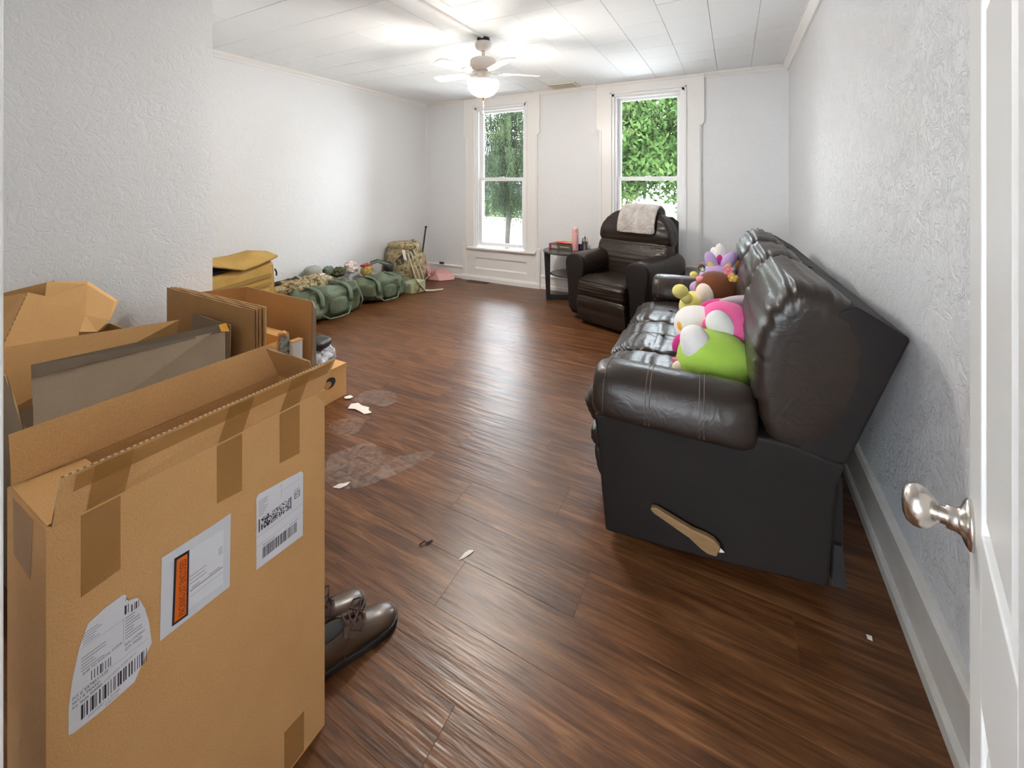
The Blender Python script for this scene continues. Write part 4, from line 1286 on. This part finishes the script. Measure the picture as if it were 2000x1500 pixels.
# ------------------------------------------------------------------ shoes
def shoe(loc, rz, label):
    s = thing('leather_shoe', label, 'shoe', loc, rz, group='pair of brown shoes behind the box')
    # local y towards the toe, length .29
    st_ = [(-.145, .032, .030, .078), (-.12, .040, .034, .086), (-.06, .039, .034, .088), (-.01, .041, .036, .080), (.03, .045, .040, .068), (.07, .047, .043, .056), (.105, .043, .040, .048), (.132, .030, .028, .038), (.146, .010, .010, .024)]
    v, f = [], []
    n = 24
    Y = crom([(q[0], q[1], q[3]) for q in st_], 34, closed=False)
    for q in Y:
        for k_ in range(n):
            a_ = 2 * math.pi * k_ / n
            cx_, sz_ = math.cos(a_), math.sin(a_)
            ex = abs(cx_) ** .8 * math.copysign(1, cx_)
            z = .022 + (q.z - .022) * max(0, sz_) ** .75 if sz_ > 0 else .016
            v.append((ex * q.y * .95, q.x, z))
    for i in range(33):
        for k_ in range(n):
            f.append((i * n + k_, i * n + (k_ + 1) % n, (i + 1) * n + (k_ + 1) % n, (i + 1) * n + k_))
    f.append(tuple(range(n - 1, -1, -1))); f.append(tuple(33 * n + k_ for k_ in range(n)))
    obj('upper', v, f, M['shoe'], s, smooth=True)
    so_ = [(q.y + .006, q.x) for q in Y]
    poly = [(a_, b_) for a_, b_ in so_] + [(-.002, .152)] + [(-a_, b_) for a_, b_ in reversed(so_)]
    poly[0] = (poly[0][0], -.150); poly[-1] = (poly[-1][0], -.150)
    prism('sole', poly, lambda u, w, h: (u, w, h), .0, .020, M['sole'], s, bevel=.004)
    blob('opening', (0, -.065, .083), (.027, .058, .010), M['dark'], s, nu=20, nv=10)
    tg = [(-.040, -.01, .058), (-.018, .035, .081), (.018, .035, .081), (.040, -.01, .058)]
    for sx in (-1, 1):
        obj('facing', [(sx * .006, .045, .0755), (sx * .030, .040, .066), (sx * .043, .0, .058), (sx * .036, -.03, .075), (sx * .010, -.02, .089)], [(0, 1, 2, 3, 4)], M['shoe'], s, solid=.005)
    for i in range(4):
        y_ = .035 - i * .017
        z_ = .0785 + i * .0045
        tube('lace', [(-.022, y_, z_ - .002), (0, y_ - .003, z_ + .005), (.022, y_, z_ - .002)], .0026, M['lace'], s, n=6)
    tube('lace_bow', [(0, .03, .088), (.03, .035, .094), (.052, .012, .080), (.035, -.005, .080), (0, .025, .09)], .0024, M['lace'], s, n=6)
    tube('lace_bow', [(0, .03, .088), (-.028, .045, .096), (-.05, .03, .082), (-.03, .01, .084), (0, .028, .09)], .0024, M['lace'], s, n=6)
    tube('lace_end', [(0, .03, .088), (.03, -.01, .085), (.05, -.03, .05), (.058, -.035, .025)], .0022, M['lace'], s, n=6)
    return s
ang = math.atan2(.36, .93)
def shoeloc(toe): return (toe[0] - .146 * math.sin(ang), toe[1] - .146 * math.cos(ang), 0)
shoe(shoeloc((-.948, 1.005)), -ang, 'shiny brown lace-up shoe nearest the labelled box corner')
shoe(shoeloc((-1.062, .985)), -ang * .8, 'brown lace-up shoe half hidden behind the labelled box')

# ------------------------------------------------------------------ bags along the left wall
t = thing('duffel_bag', 'open coyote tan duffel bag behind the cardboard', 'bag', (-3.75, 2.0, 0), world=True)
hexa('body', [(-4.06, 1.50, .0), (-3.50, 1.48, 0), (-3.50, 2.28, 0), (-4.06, 2.32, 0), (-4.05, 1.52, .66), (-3.52, 1.50, .625), (-3.515, 2.25, .705), (-4.05, 2.30, .70)], M['coyote'], t, bevel=.05)
fe = [(-3.49, 1.48, .80), (-3.485, 1.74, .735), (-3.475, 1.96, .668), (-3.475, 2.08, .690), (-3.485, 2.25, .735)]
mi_ = [(-3.68, 1.48, .83), (-3.68, 1.74, .77), (-3.68, 1.96, .755), (-3.68, 2.10, .785), (-3.66, 2.255, .760)]
be = [(-3.98, 1.48, .70), (-3.98, 1.74, .70), (-3.98, 1.96, .71), (-3.97, 2.10, .715), (-3.95, 2.26, .71)]
obj('lid', fe + mi_ + be, [(i, i + 1, i + 6, i + 5) for i in (0, 1, 2, 3, 5, 6, 7, 8)], M['coyote'], t, smooth=True, solid=.018)
hexa('dark_lining', [(-3.95, 1.52, .57), (-3.545, 1.52, .57), (-3.545, 2.2, .63), (-3.95, 2.2, .63), (-3.92, 1.55, .69), (-3.56, 1.55, .655), (-3.56, 2.15, .70), (-3.92, 2.15, .70)], M['navy'], t)
for z0, z1 in ((.50, .53), (.43, .455)):
    prism('webbing', [(1.52, z0), (2.205, z0 + .065), (2.205, z1 + .065), (1.52, z1)], lambda u, v, w: (w, u, v), -3.515, -3.499, M['coyote2'], t)
prism('grab_handle', [(2.05, .40), (2.16, .41), (2.18, .47), (2.06, .46)], lambda u, v, w: (w, u, v), -3.508, -3.485, M['coyote'], t, bevel=.008)
tube('piping', [(-3.525, 2.245, .05), (-3.522, 2.245, .35), (-3.53, 2.225, .66)], .008, M['coyote2'], t)
tube('zip_pull', [(-3.535, 2.255, .62), (-3.525, 2.265, .59), (-3.525, 2.265, .56)], .007, M['darkcloth'], t)

def duffel(c, r, rz, label, seed):
    q = thing('duffel_bag', label, 'bag', (c[0], c[1], 0), rz, group='olive green duffel bags by the left wall')
    def fold(p):
        p = p.copy()
        k_ = .022 * math.sin(p.y * 24 + 5 * noise.noise((p.x * 5, p.y * 4, seed)) + p.z * 14)
        m_ = noise.noise((p.x * 9 + seed, p.y * 8, p.z * 9))
        p.x += k_ * .8 + .016 * m_; p.z += .055 * noise.noise((p.x * 6 + seed, p.y * 5, p.z * 6)) + k_ * .7
        return p
    bd = blob('body', (0, 0, r[2] * .92), r, M['olive'], q, p=3.2, amp=.12, freq=5, seed=seed, nu=96, nv=48, zmin=.0, fold=fold)
    def band(nm, yy, w_, k_=1.035):
        pts, vv, ff = [], [], []
        n = 30
        for i in range(n):
            th = math.pi * i / (n - 1)
            cx, sz = math.cos(th), math.sin(th)
            e = 2 / 3.2
            yk = (1 - min(.98, abs(yy) / r[1]) ** 3.2) ** (1 / 3.2)
            x = math.copysign(abs(cx) ** e, cx) * r[0] * k_ * yk * 1.03
            z = r[2] * .92 + abs(sz) ** e * r[2] * k_ * yk * 1.03
            vv += [(x, yy - w_, z), (x, yy + w_, z)]
        x0 = r[0] * k_
        for i in range(n - 1):
            ff.append((2 * i, 2 * i + 1, 2 * i + 3, 2 * i + 2))
        return obj(nm, vv, ff, M['olive_s'], q, smooth=True, solid=.006)
    band('strap', -r[1] * .45, .022); band('strap', r[1] * .45, .022)
    tube('carry_handle', [(r[0] * 1.02, -r[1] * .45, r[2] * .5), (r[0] * 1.2, -r[1] * .3, r[2] * .25), (r[0] * 1.28, 0, .04), (r[0] * 1.2, r[1] * .3, r[2] * .25), (r[0] * 1.02, r[1] * .45, r[2] * .6)], .008, M['olive_s'], q, n=8)
    tube('drawn_edge', [(r[0] * .9, r[1] * .80, .03), (r[0] * .98, r[1] * .88, r[2] * .8), (r[0] * .6, r[1] * .9, r[2] * 1.5), (0, r[1] * .92, r[2] * 1.7)], .008, M['olive_s'], q, n=8)
    blob('side_pocket', (r[0] * .93, r[1] * .05, r[2] * .85), (r[0] * .2, r[1] * .28, r[2] * .5), M['olive'], q, p=3.5, amp=.1, freq=8, seed=seed + 1)
    lathe('buckle', [(.012, 0), (.018, .004), (.018, .02), (.012, .024)], (r[0] * 1.03, -r[1] * .45, .05), M['darkcloth'], q, n=10)
    return q
duffel((-3.72, 2.90), (.215, .36, .165), R(-4), 'olive green duffel bag nearer the cardboard boxes', 1.3)
duffel((-3.70, 3.63), (.195, .315, .145), R(-6), 'olive green duffel bag next to the camouflage backpack', 5.1)

# clothes heaped on the duffels
tag(blob('camouflage_jacket', (-3.93, 2.80, .30), (.13, .30, .09), M['camo2'], p=2.4, amp=.30, freq=17, seed=4, nu=64, nv=36, origin=(-3.93, 2.80, .22)), 'crumpled tan camouflage jacket on the nearer green duffel', 'jacket')
tag(blob('black_bag', (-3.99, 2.66, .24), (.10, .26, .15), M['darkcloth'], p=2.4, amp=.2, freq=14, seed=9, zmin=0, origin=(-3.99, 2.66, 0)), 'black cloth bag against the wall behind the camouflage jacket', 'bag')
t = thing('grey_cap', 'grey cap lying on the camouflage jacket', 'cap', (-3.98, 3.0, .37), world=True)
blob('crown', (-3.99, 2.97, .415), (.075, .085, .065), M['greycloth'], t, p=2.6, amp=.14, freq=22, seed=2)
blob('brim', (-3.955, 3.0, .38), (.07, .08, .012), M['pinkcloth'], t, p=2.2, amp=.15, freq=12, seed=5)
tag(blob('green_pouch', (-3.98, 3.16, .39), (.045, .055, .05), M['olive_s'], p=2.6, amp=.25, freq=40, seed=3, origin=(-3.98, 3.16, .34)), 'small green pouch beside the grey cap', 'pouch')
tag(blob('camouflage_hat', (-3.95, 3.27, .36), (.06, .085, .05), camo_mat('camouflage_dark', [(.02, .02, .015), (.07, .08, .03), (.16, .16, .08), (.05, .05, .02)], 26), p=2.3, amp=.35, freq=38, seed=8, nu=40, nv=24, origin=(-3.95, 3.27, .31)), 'dark camouflage hat between the pouch and the pink cloth', 'hat')
tag(blob('pink_cloth', (-3.93, 3.43, .385), (.06, .075, .065), M['pinkcloth'], p=2.2, amp=.40, freq=38, seed=12, nu=40, nv=24, origin=(-3.93, 3.43, .32)), 'crumpled pale pink cloth on top of the duffels', 'cloth')
t = thing('snack_bag', 'yellow snack bag with a red top on the green duffels', 'bag', (-3.86, 3.58, .26), world=True)
blob('packet', (-3.86, 3.60, .325), (.05, .065, .06), M['goldpack'], t, p=3, amp=.25, freq=36, seed=2, nu=36, nv=22)
blob('red_top', (-3.87, 3.60, .385), (.045, .06, .018), M['redpack'], t, p=2.6, amp=.35, freq=40, seed=6)
t = thing('black_camera_pouch', 'small black pouch with a green strap by the backpack', 'pouch', (-3.80, 3.82, .30), world=True)
blob('pouch_body', (-3.76, 3.86, .325), (.045, .05, .045), M['black'], t, p=3.5, amp=.05, freq=8, seed=2)
tube('strap', [(-3.90, 3.66, .30), (-3.88, 3.70, .39), (-3.86, 3.78, .405), (-3.80, 3.84, .37), (-3.76, 3.90, .33)], .018, M['olive_s'], t)
tube('strap_loop', [(-3.93, 3.70, .30), (-3.95, 3.76, .39), (-3.93, 3.84, .405), (-3.90, 3.90, .38)], .011, M['darkcloth'], t)

# camouflage backpack
DX, DY = -.10, .13
t = thing('backpack', 'large camouflage backpack standing in the far left corner', 'backpack', (-3.72, 4.12, 0), world=True)
def fold2(p):
    p = p.copy()
    k_ = .012 * math.sin(p.y * 30 + 5 * p.z)
    p.x += k_; p.y += .02 * noise.noise((p.x * 6, p.y * 6, p.z * 7))
    return p
blob('main_body', (-3.76, 4.12, .30), (.235, .225, .295), M['camo'], t, p=3.0, amp=.08, freq=5, seed=3, nu=48, nv=30, zmin=0, fold=fold2)
blob('front_pocket', (-3.62, 3.95, .24), (.11, .085, .18), M['camo'], t, p=3.2, amp=.12, freq=8, seed=7, nu=36, nv=22, fold=fold2, rot=eul(0, 0, 25))
blob('side_pocket', (-3.53, 4.14, .26), (.05, .13, .19), M['camo2'], t, p=3.0, amp=.1, freq=8, seed=11, nu=30, nv=20)
blob('top_flap', (-3.74, 4.10, .545), (.20, .18, .055), M['camo2'], t, p=3.0, amp=.15, freq=7, seed=13, nu=36, nv=18)
tube('grab_loop', [(-3.66, 4.12, .57), (-3.655, 4.15, .625), (-3.64, 4.17, .63), (-3.63, 4.18, .57)], .014, M['greycloth'], t)
for yo in (.0, .05, .1):
    tube('compression_strap', [(-3.66 + yo * .4, 3.98 + yo, .555), (-3.56 + yo * .3, 3.97 + yo, .46), (-3.50 + yo * .2, 3.98 + yo * 1.2, .30), (-3.48 + yo * .2, 4.02 + yo * 1.2, .16), (-3.46, 4.06 + yo, .06)], .011, M['cream'], t, n=8)
for k_ in range(5):
    hexa('webbing_rung', [(-3.595 + 0, 3.862, .12 + k_ * .03), (-3.545, 3.880, .12 + k_ * .03), (-3.545, 3.884, .12 + k_ * .03), (-3.595, 3.866, .12 + k_ * .03), (-3.595, 3.858, .135 + k_ * .03), (-3.545, 3.876, .135 + k_ * .03), (-3.545, 3.88, .135 + k_ * .03), (-3.595, 3.862, .135 + k_ * .03)], M['cream'], t)
hexa('paper_tag', [(-3.555, 3.905, .36), (-3.525, 3.92, .355), (-3.525, 3.923, .355), (-3.555, 3.908, .36), (-3.60, 3.90, .52), (-3.565, 3.915, .525), (-3.565, 3.918, .525), (-3.60, 3.903, .52)], M['white'], t, bevel=.001)
t.location.x += DX; t.location.y += DY
t = thing('ammo_can', 'pale green case on the floor in front of the backpack', 'case', (-3.55, 3.98, 0), world=True)
hexa('case_body', [(-3.66, 3.86, 0), (-3.47, 3.88, 0), (-3.40, 4.07, 0), (-3.58, 4.07, 0), (-3.66, 3.86, .12), (-3.47, 3.88, .12), (-3.40, 4.07, .15), (-3.58, 4.07, .15)], M['palegreen'], t, bevel=.01)
hexa('printed_label', [(-3.62, 3.855, .09), (-3.475, 3.872, .09), (-3.475, 3.876, .09), (-3.62, 3.86, .09), (-3.62, 3.855, .125), (-3.475, 3.872, .128), (-3.475, 3.876, .128), (-3.62, 3.86, .125)], pm('case_print', (.75, .75, .72), .5, var=(90, (.05, .05, .05))), t)
t.location.y += .09; t.location.x -= .02
sv = [(-3.50, 4.05, .19), (-3.44, 4.02, .17), (-3.49, 4.10, .10), (-3.42, 4.08, .09), (-3.45, 4.16, .02), (-3.40, 4.14, .012), (-3.36, 4.25, .010), (-3.33, 4.21, .006), (-3.27, 4.33, .014), (-3.26, 4.30, .008)]
tag(obj('cloth_strip', sv, [(0, 1, 3, 2), (2, 3, 5, 4), (4, 5, 7, 6), (6, 7, 9, 8)], M['cream'], smooth=True, solid=.012, origin=(-3.4, 4.15, 0)), 'pale camouflage cloth strip trailing onto the floor', 'cloth')
tag(blob('rolled_camouflage_cloth', (-3.50, 4.07, .055), (.05, .06, .055), M['camo'], p=2.5, amp=.2, freq=10, seed=2, zmin=0, origin=(-3.50, 4.07, 0)), 'small roll of camouflage cloth under the trailing strip', 'cloth')

# pole in the corner
t = thing('pole', 'thin black pole leaning in the back left corner', 'pole', (-4.0, 4.75, 0), world=True)
tube('shaft', [(-3.985, 4.70, .0), (-4.025, 4.90, .71)], .011, M['black'], t, n=10)
lathe('grip', [(.012, 0), (.018, .004), (.019, .022), (.012, .03)], (-4.026, 4.903, .700), M['black'], t, n=12)
# pink gift bag with a bow
t = thing('wall_plug', 'small black plug on the baseboard behind the pink bag', 'plug', (-3.78, 4.968, .19), world=True)
box('plug_body', -3.82, -3.745, 4.955, 4.976, .178, .205, M['black'], t, bevel=.004)
box('prong_cover', -3.80, -3.775, 4.95, 4.957, .183, .20, M['black'], t, bevel=.002)
t = thing('gift_bag', 'pink satin gift bag with a bow lying by the baseboard', 'bag', (-3.70, 4.72, 0), world=True)
hexa('body', [(-3.86, 4.66, 0), (-3.60, 4.68, 0), (-3.46, 4.86, 0), (-3.74, 4.92, 0), (-3.84, 4.70, .05), (-3.66, 4.70, .10), (-3.50, 4.88, .085), (-3.74, 4.92, .15)], M['pinksatin'], t, bevel=.012)
blob('bow_loop', (-3.80, 4.67, .13), (.030, .03, .075), M['pinksatin'], t, p=2.2, amp=.3, freq=34, seed=3, nu=36, nv=24, rot=eul(0, -22, 0))
blob('bow_loop', (-3.72, 4.69, .12), (.028, .03, .07), M['pinksatin'], t, p=2.2, amp=.3, freq=34, seed=7, nu=36, nv=24, rot=eul(0, 28, 0))
blob('bow_knot', (-3.765, 4.655, .065), (.022, .02, .022), M['pinksatin'], t, amp=.1, freq=20, seed=3)
hexa('gathered_top', [(-3.86, 4.68, .05), (-3.77, 4.70, .05), (-3.77, 4.72, .06), (-3.86, 4.70, .06), (-3.90, 4.72, .20), (-3.84, 4.74, .19), (-3.84, 4.75, .20), (-3.90, 4.73, .21)], M['pinksatin'], t, bevel=.006)
tube('ribbon_tail', [(-3.765, 4.65, .06), (-3.79, 4.62, .03), (-3.80, 4.60, .008)], .009, M['pinksatin'], t)

# ------------------------------------------------------------------ litter on the floor
def film(name, poly, label):
    cx = sum(p[0] for p in poly) / len(poly); cy = sum(p[1] for p in poly) / len(poly)
    P_ = crom([(p[0], p[1], 0) for p in poly], 40)
    v = []; f = []
    rings = 9
    for r_ in range(rings + 1):
        s_ = r_ / rings
        for q in P_:
            x = cx + (q.x - cx) * s_; y_ = cy + (q.y - cy) * s_
            z = .003 + .016 * max(0, noise.noise((x * 9, y_ * 9, 2.2))) + .006 * max(0, noise.noise((x * 25, y_ * 25, 1)))
            v.append((x, y_, z if r_ < rings else .002 + z * .4))
    for r_ in range(rings):
        for k_ in range(40):
            f.append((r_ * 40 + k_, r_ * 40 + (k_ + 1) % 40, (r_ + 1) * 40 + (k_ + 1) % 40, (r_ + 1) * 40 + k_))
    o = obj(name, v, f, M['film'], smooth=True, origin=(cx, cy, 0))
    return tag(o, label, 'plastic film')
film('plastic_film', [(-1.66, 1.30), (-1.55, 1.29), (-1.46, 1.36), (-1.39, 1.50), (-1.33, 1.68), (-1.40, 1.67), (-1.50, 1.56), (-1.60, 1.58), (-1.68, 1.60), (-1.74, 1.52), (-1.78, 1.42)], 'large sheet of clear plastic film on the floor by the labelled box')
film('plastic_film', [(-2.10, 1.86), (-1.98, 1.88), (-1.88, 1.90), (-1.86, 1.98), (-1.95, 2.05), (-2.07, 2.03), (-2.13, 1.96)], 'smaller sheet of clear plastic film beside the low box')
film('plastic_film', [(-1.95, 1.56), (-1.85, 1.58), (-1.82, 1.64), (-1.88, 1.74), (-1.98, 1.70), (-2.02, 1.62)], 'patch of clear plastic film between the low box and the big film')
def scrap(name, c_, pts, label, mat='scrap', z=.006, cat='scrap'):
    v = [(c_[0] + x, c_[1] + y_, .001 + z * random.random()) for x, y_ in pts]
    o = obj(name, v, [tuple(range(len(v)))], M[mat], solid=.0015, origin=(c_[0], c_[1], 0))
    return tag(o, label, cat)
scrap('torn_paper', (-1.985, 1.80), [(-.10, .02), (-.07, .05), (-.02, .035), (.03, .045), (.05, .02), (.09, .01), (.06, -.02), (.02, -.015), (-.03, -.01), (-.07, -.03)], 'torn strip of cream paper on the floor by the low box')
scrap('torn_paper', (-2.175, 1.86), [(-.02, .0), (.0, .035), (.03, .03), (.035, .0), (.01, -.015)], 'small torn paper piece at the corner of the low box')
scrap('torn_paper', (-1.56, 1.30), [(-.03, -.015), (-.015, .01), (.0, .02), (.015, .045), (.02, .02), (.005, -.005)], 'tiny curled paper at the edge of the big plastic film')
scrap('torn_paper', (-.868, 1.285), [(-.012, -.03), (-.008, .0), (.0, .025), (.016, .03), (.012, .01), (.002, -.012)], 'thin curled paper shaving in the middle of the floor')
scrap('torn_paper', (.36, 1.629), [(-.006, -.006), (.006, -.007), (.007, .006), (-.006, .007)], 'tiny white paper bit on the floor behind the sofa')
tag(tube('dark_thread', [(-1.045, 1.235, .004), (-1.035, 1.255, .010), (-1.028, 1.25, .006), (-1.015, 1.275, .004)], .003, M['lace'], n=6, origin=(-1.03, 1.25, 0)), 'short dark thread on the floor', 'thread')

# ------------------------------------------------------------------ outdoors
tag(box('ground', -60, 60, YB + .25, 90, -1.0, -.8, M['road']), 'pale paved street outside the windows', 'street', kind='structure')
tag(box('lawn', -34, 30, 23, 36, -.8, -.74, M['lawn']), 'green lawn across the street', 'lawn', kind='structure')
def tree(name, label, trunk, leaves, mat):
    t = thing(name, label, 'tree', (trunk[0], trunk[1], -.8), world=True)
    tube('trunk', [(trunk[0], trunk[1], -.8), (trunk[0] + .1, trunk[1], 1.5), (trunk[0], trunk[1] + .1, trunk[3])], [trunk[2], trunk[2] * .8, trunk[2] * .3], M['bark'], t, n=10)
    o = obj('foliage', leaves[0], leaves[1], mat, t)
    o['kind'] = 'stuff'
    return t
rg = random.Random(5)
# broadleaf tree
lv_, lf_ = [], []
def leafquad(p, s, rnd_):
    n_ = Vector((rnd_.uniform(-1, 1), rnd_.uniform(-1, 1), rnd_.uniform(-.4, 1))).normalized()
    u = n_.cross(Vector((rnd_.uniform(-1, 1), rnd_.uniform(-1, 1), .3))).normalized()
    w = n_.cross(u)
    k_ = len(lv_)
    lv_.extend([p - u * s, p - w * s * .45, p + u * s, p + w * s * .45])
    lf_.append((k_, k_ + 1, k_ + 2, k_ + 3))
cl = []
for i in range(130):
    z = rg.uniform(1.25, 3.9)
    cl.append((Vector((rg.uniform(-3.9, 1.2), rg.uniform(11.2, 14.4), z)), rg.uniform(.4, .75)))
for p, r_ in cl:
    for j in range(260):
        d_v = Vector((rg.gauss(0, 1), rg.gauss(0, 1), rg.gauss(0, .8))).normalized() * r_ * rg.uniform(.5, 1)
        leafquad(p + d_v, rg.uniform(.06, .12), rg)
tree('leafy_tree', 'dense green leafy tree outside the right window', (-3.4, 13, .14, 3.6), (lv_, lf_), M['leaf'])
# weeping spruce: hanging sprays under drooping limbs
lv_, lf_ = [], []
limbs = []
for i in range(120):
    z = rg.uniform(.9, 4.1)
    L_ = rg.uniform(.7, 2.0)
    a_ = rg.uniform(0, 2 * math.pi)
    limbs.append((z, L_, a_))
tx, ty = -6.6, 12.2
for z, L_, a_ in limbs:
    for j in range(12):
        s_ = (j + 1) / 12 * L_
        base_p = Vector((tx + math.cos(a_) * s_, ty + math.sin(a_) * s_, z - .25 * s_ + .12 * s_ * s_ / L_))
        for q in range(4):
            hang = rg.choice((rg.uniform(.2, .6), rg.uniform(.5, 1.25)))
            p0 = base_p + Vector((rg.uniform(-.1, .1), rg.uniform(-.1, .1), 0))
            steps = int(hang / .05)
            for m_ in range(steps):
                p = p0 + Vector((rg.gauss(0, .02), rg.gauss(0, .02), -m_ * .05))
                u = Vector((rg.uniform(-1, 1), rg.uniform(-1, 1), -1.6)).normalized()
                w = u.cross(Vector((rg.uniform(-1, 1), rg.uniform(-1, 1), 0))).normalized()
                k_ = len(lv_)
                s2 = rg.uniform(.05, .09)
                lv_.extend([p, p + u * s2 * .5 + w * s2 * .16, p + u * s2, p + u * s2 * .5 - w * s2 * .16])
                lf_.append((k_, k_ + 1, k_ + 2, k_ + 3))
tree('weeping_spruce', 'weeping spruce with hanging dark branches outside the left window', (tx, ty, .09, 4.0), (lv_, lf_), M['needle'])
# hedge and far houses
for i, (x, lab) in enumerate(((-18.2, 'round green hedge across the street seen at the left of the left window'), (-14.2, 'round green hedge across the street behind the spruce'), (-10.2, 'round green hedge across the street at the right of the left window'))):
    tag(blob('hedge', (x, 24.5, -.45), (1.45, .9, .85), M['lawn'], p=2.6, amp=.25, freq=2, seed=i, origin=(x, 24.5, -.8)), lab, 'hedge', 'hedges across the street')
def house(name, label, x0, x1, y0, y1, h, wall, roofh):
    t = thing(name, label, 'house', ((x0 + x1) / 2, y0, -.8), world=True)
    box('walls', x0, x1, y0, y1, -.8, h, wall, t)
    prism('roof', [(y0 - .5, h), (y1 + .5, h), ((y0 + y1) / 2, h + roofh)], lambda u, v, w: (w, u, v), x0 - .4, x1 + .4, M['roofm'], t)
    n = max(2, int((x1 - x0) / 3))
    for i in range(n):
        xc = x0 + (i + .5) * (x1 - x0) / n
        w_ = boxes('window', [(xc - .6, xc + .6, y0 - .05, y0, h * .3, h * .3 + .1), (xc - .6, xc + .6, y0 - .05, y0, h * .3 + 1.4, h * .3 + 1.5), (xc - .6, xc - .5, y0 - .05, y0, h * .3 + .1, h * .3 + 1.4), (xc + .5, xc + .6, y0 - .05, y0, h * .3 + .1, h * .3 + 1.4)], M['vinyl'], t)
        box('pane', xc - .5, xc + .5, y0 - .02, y0 - .005, h * .3 + .1, h * .3 + 1.4, M['pane_dark'], w_)
house('house', 'pale blue house far across the street', -27, -14, 38, 46, 4.2, M['siding'], 2.0)
house('house', 'red brick building low behind the leafy tree', -9.2, -6.4, 27, 33, 1.0, M['brickred'], .5)
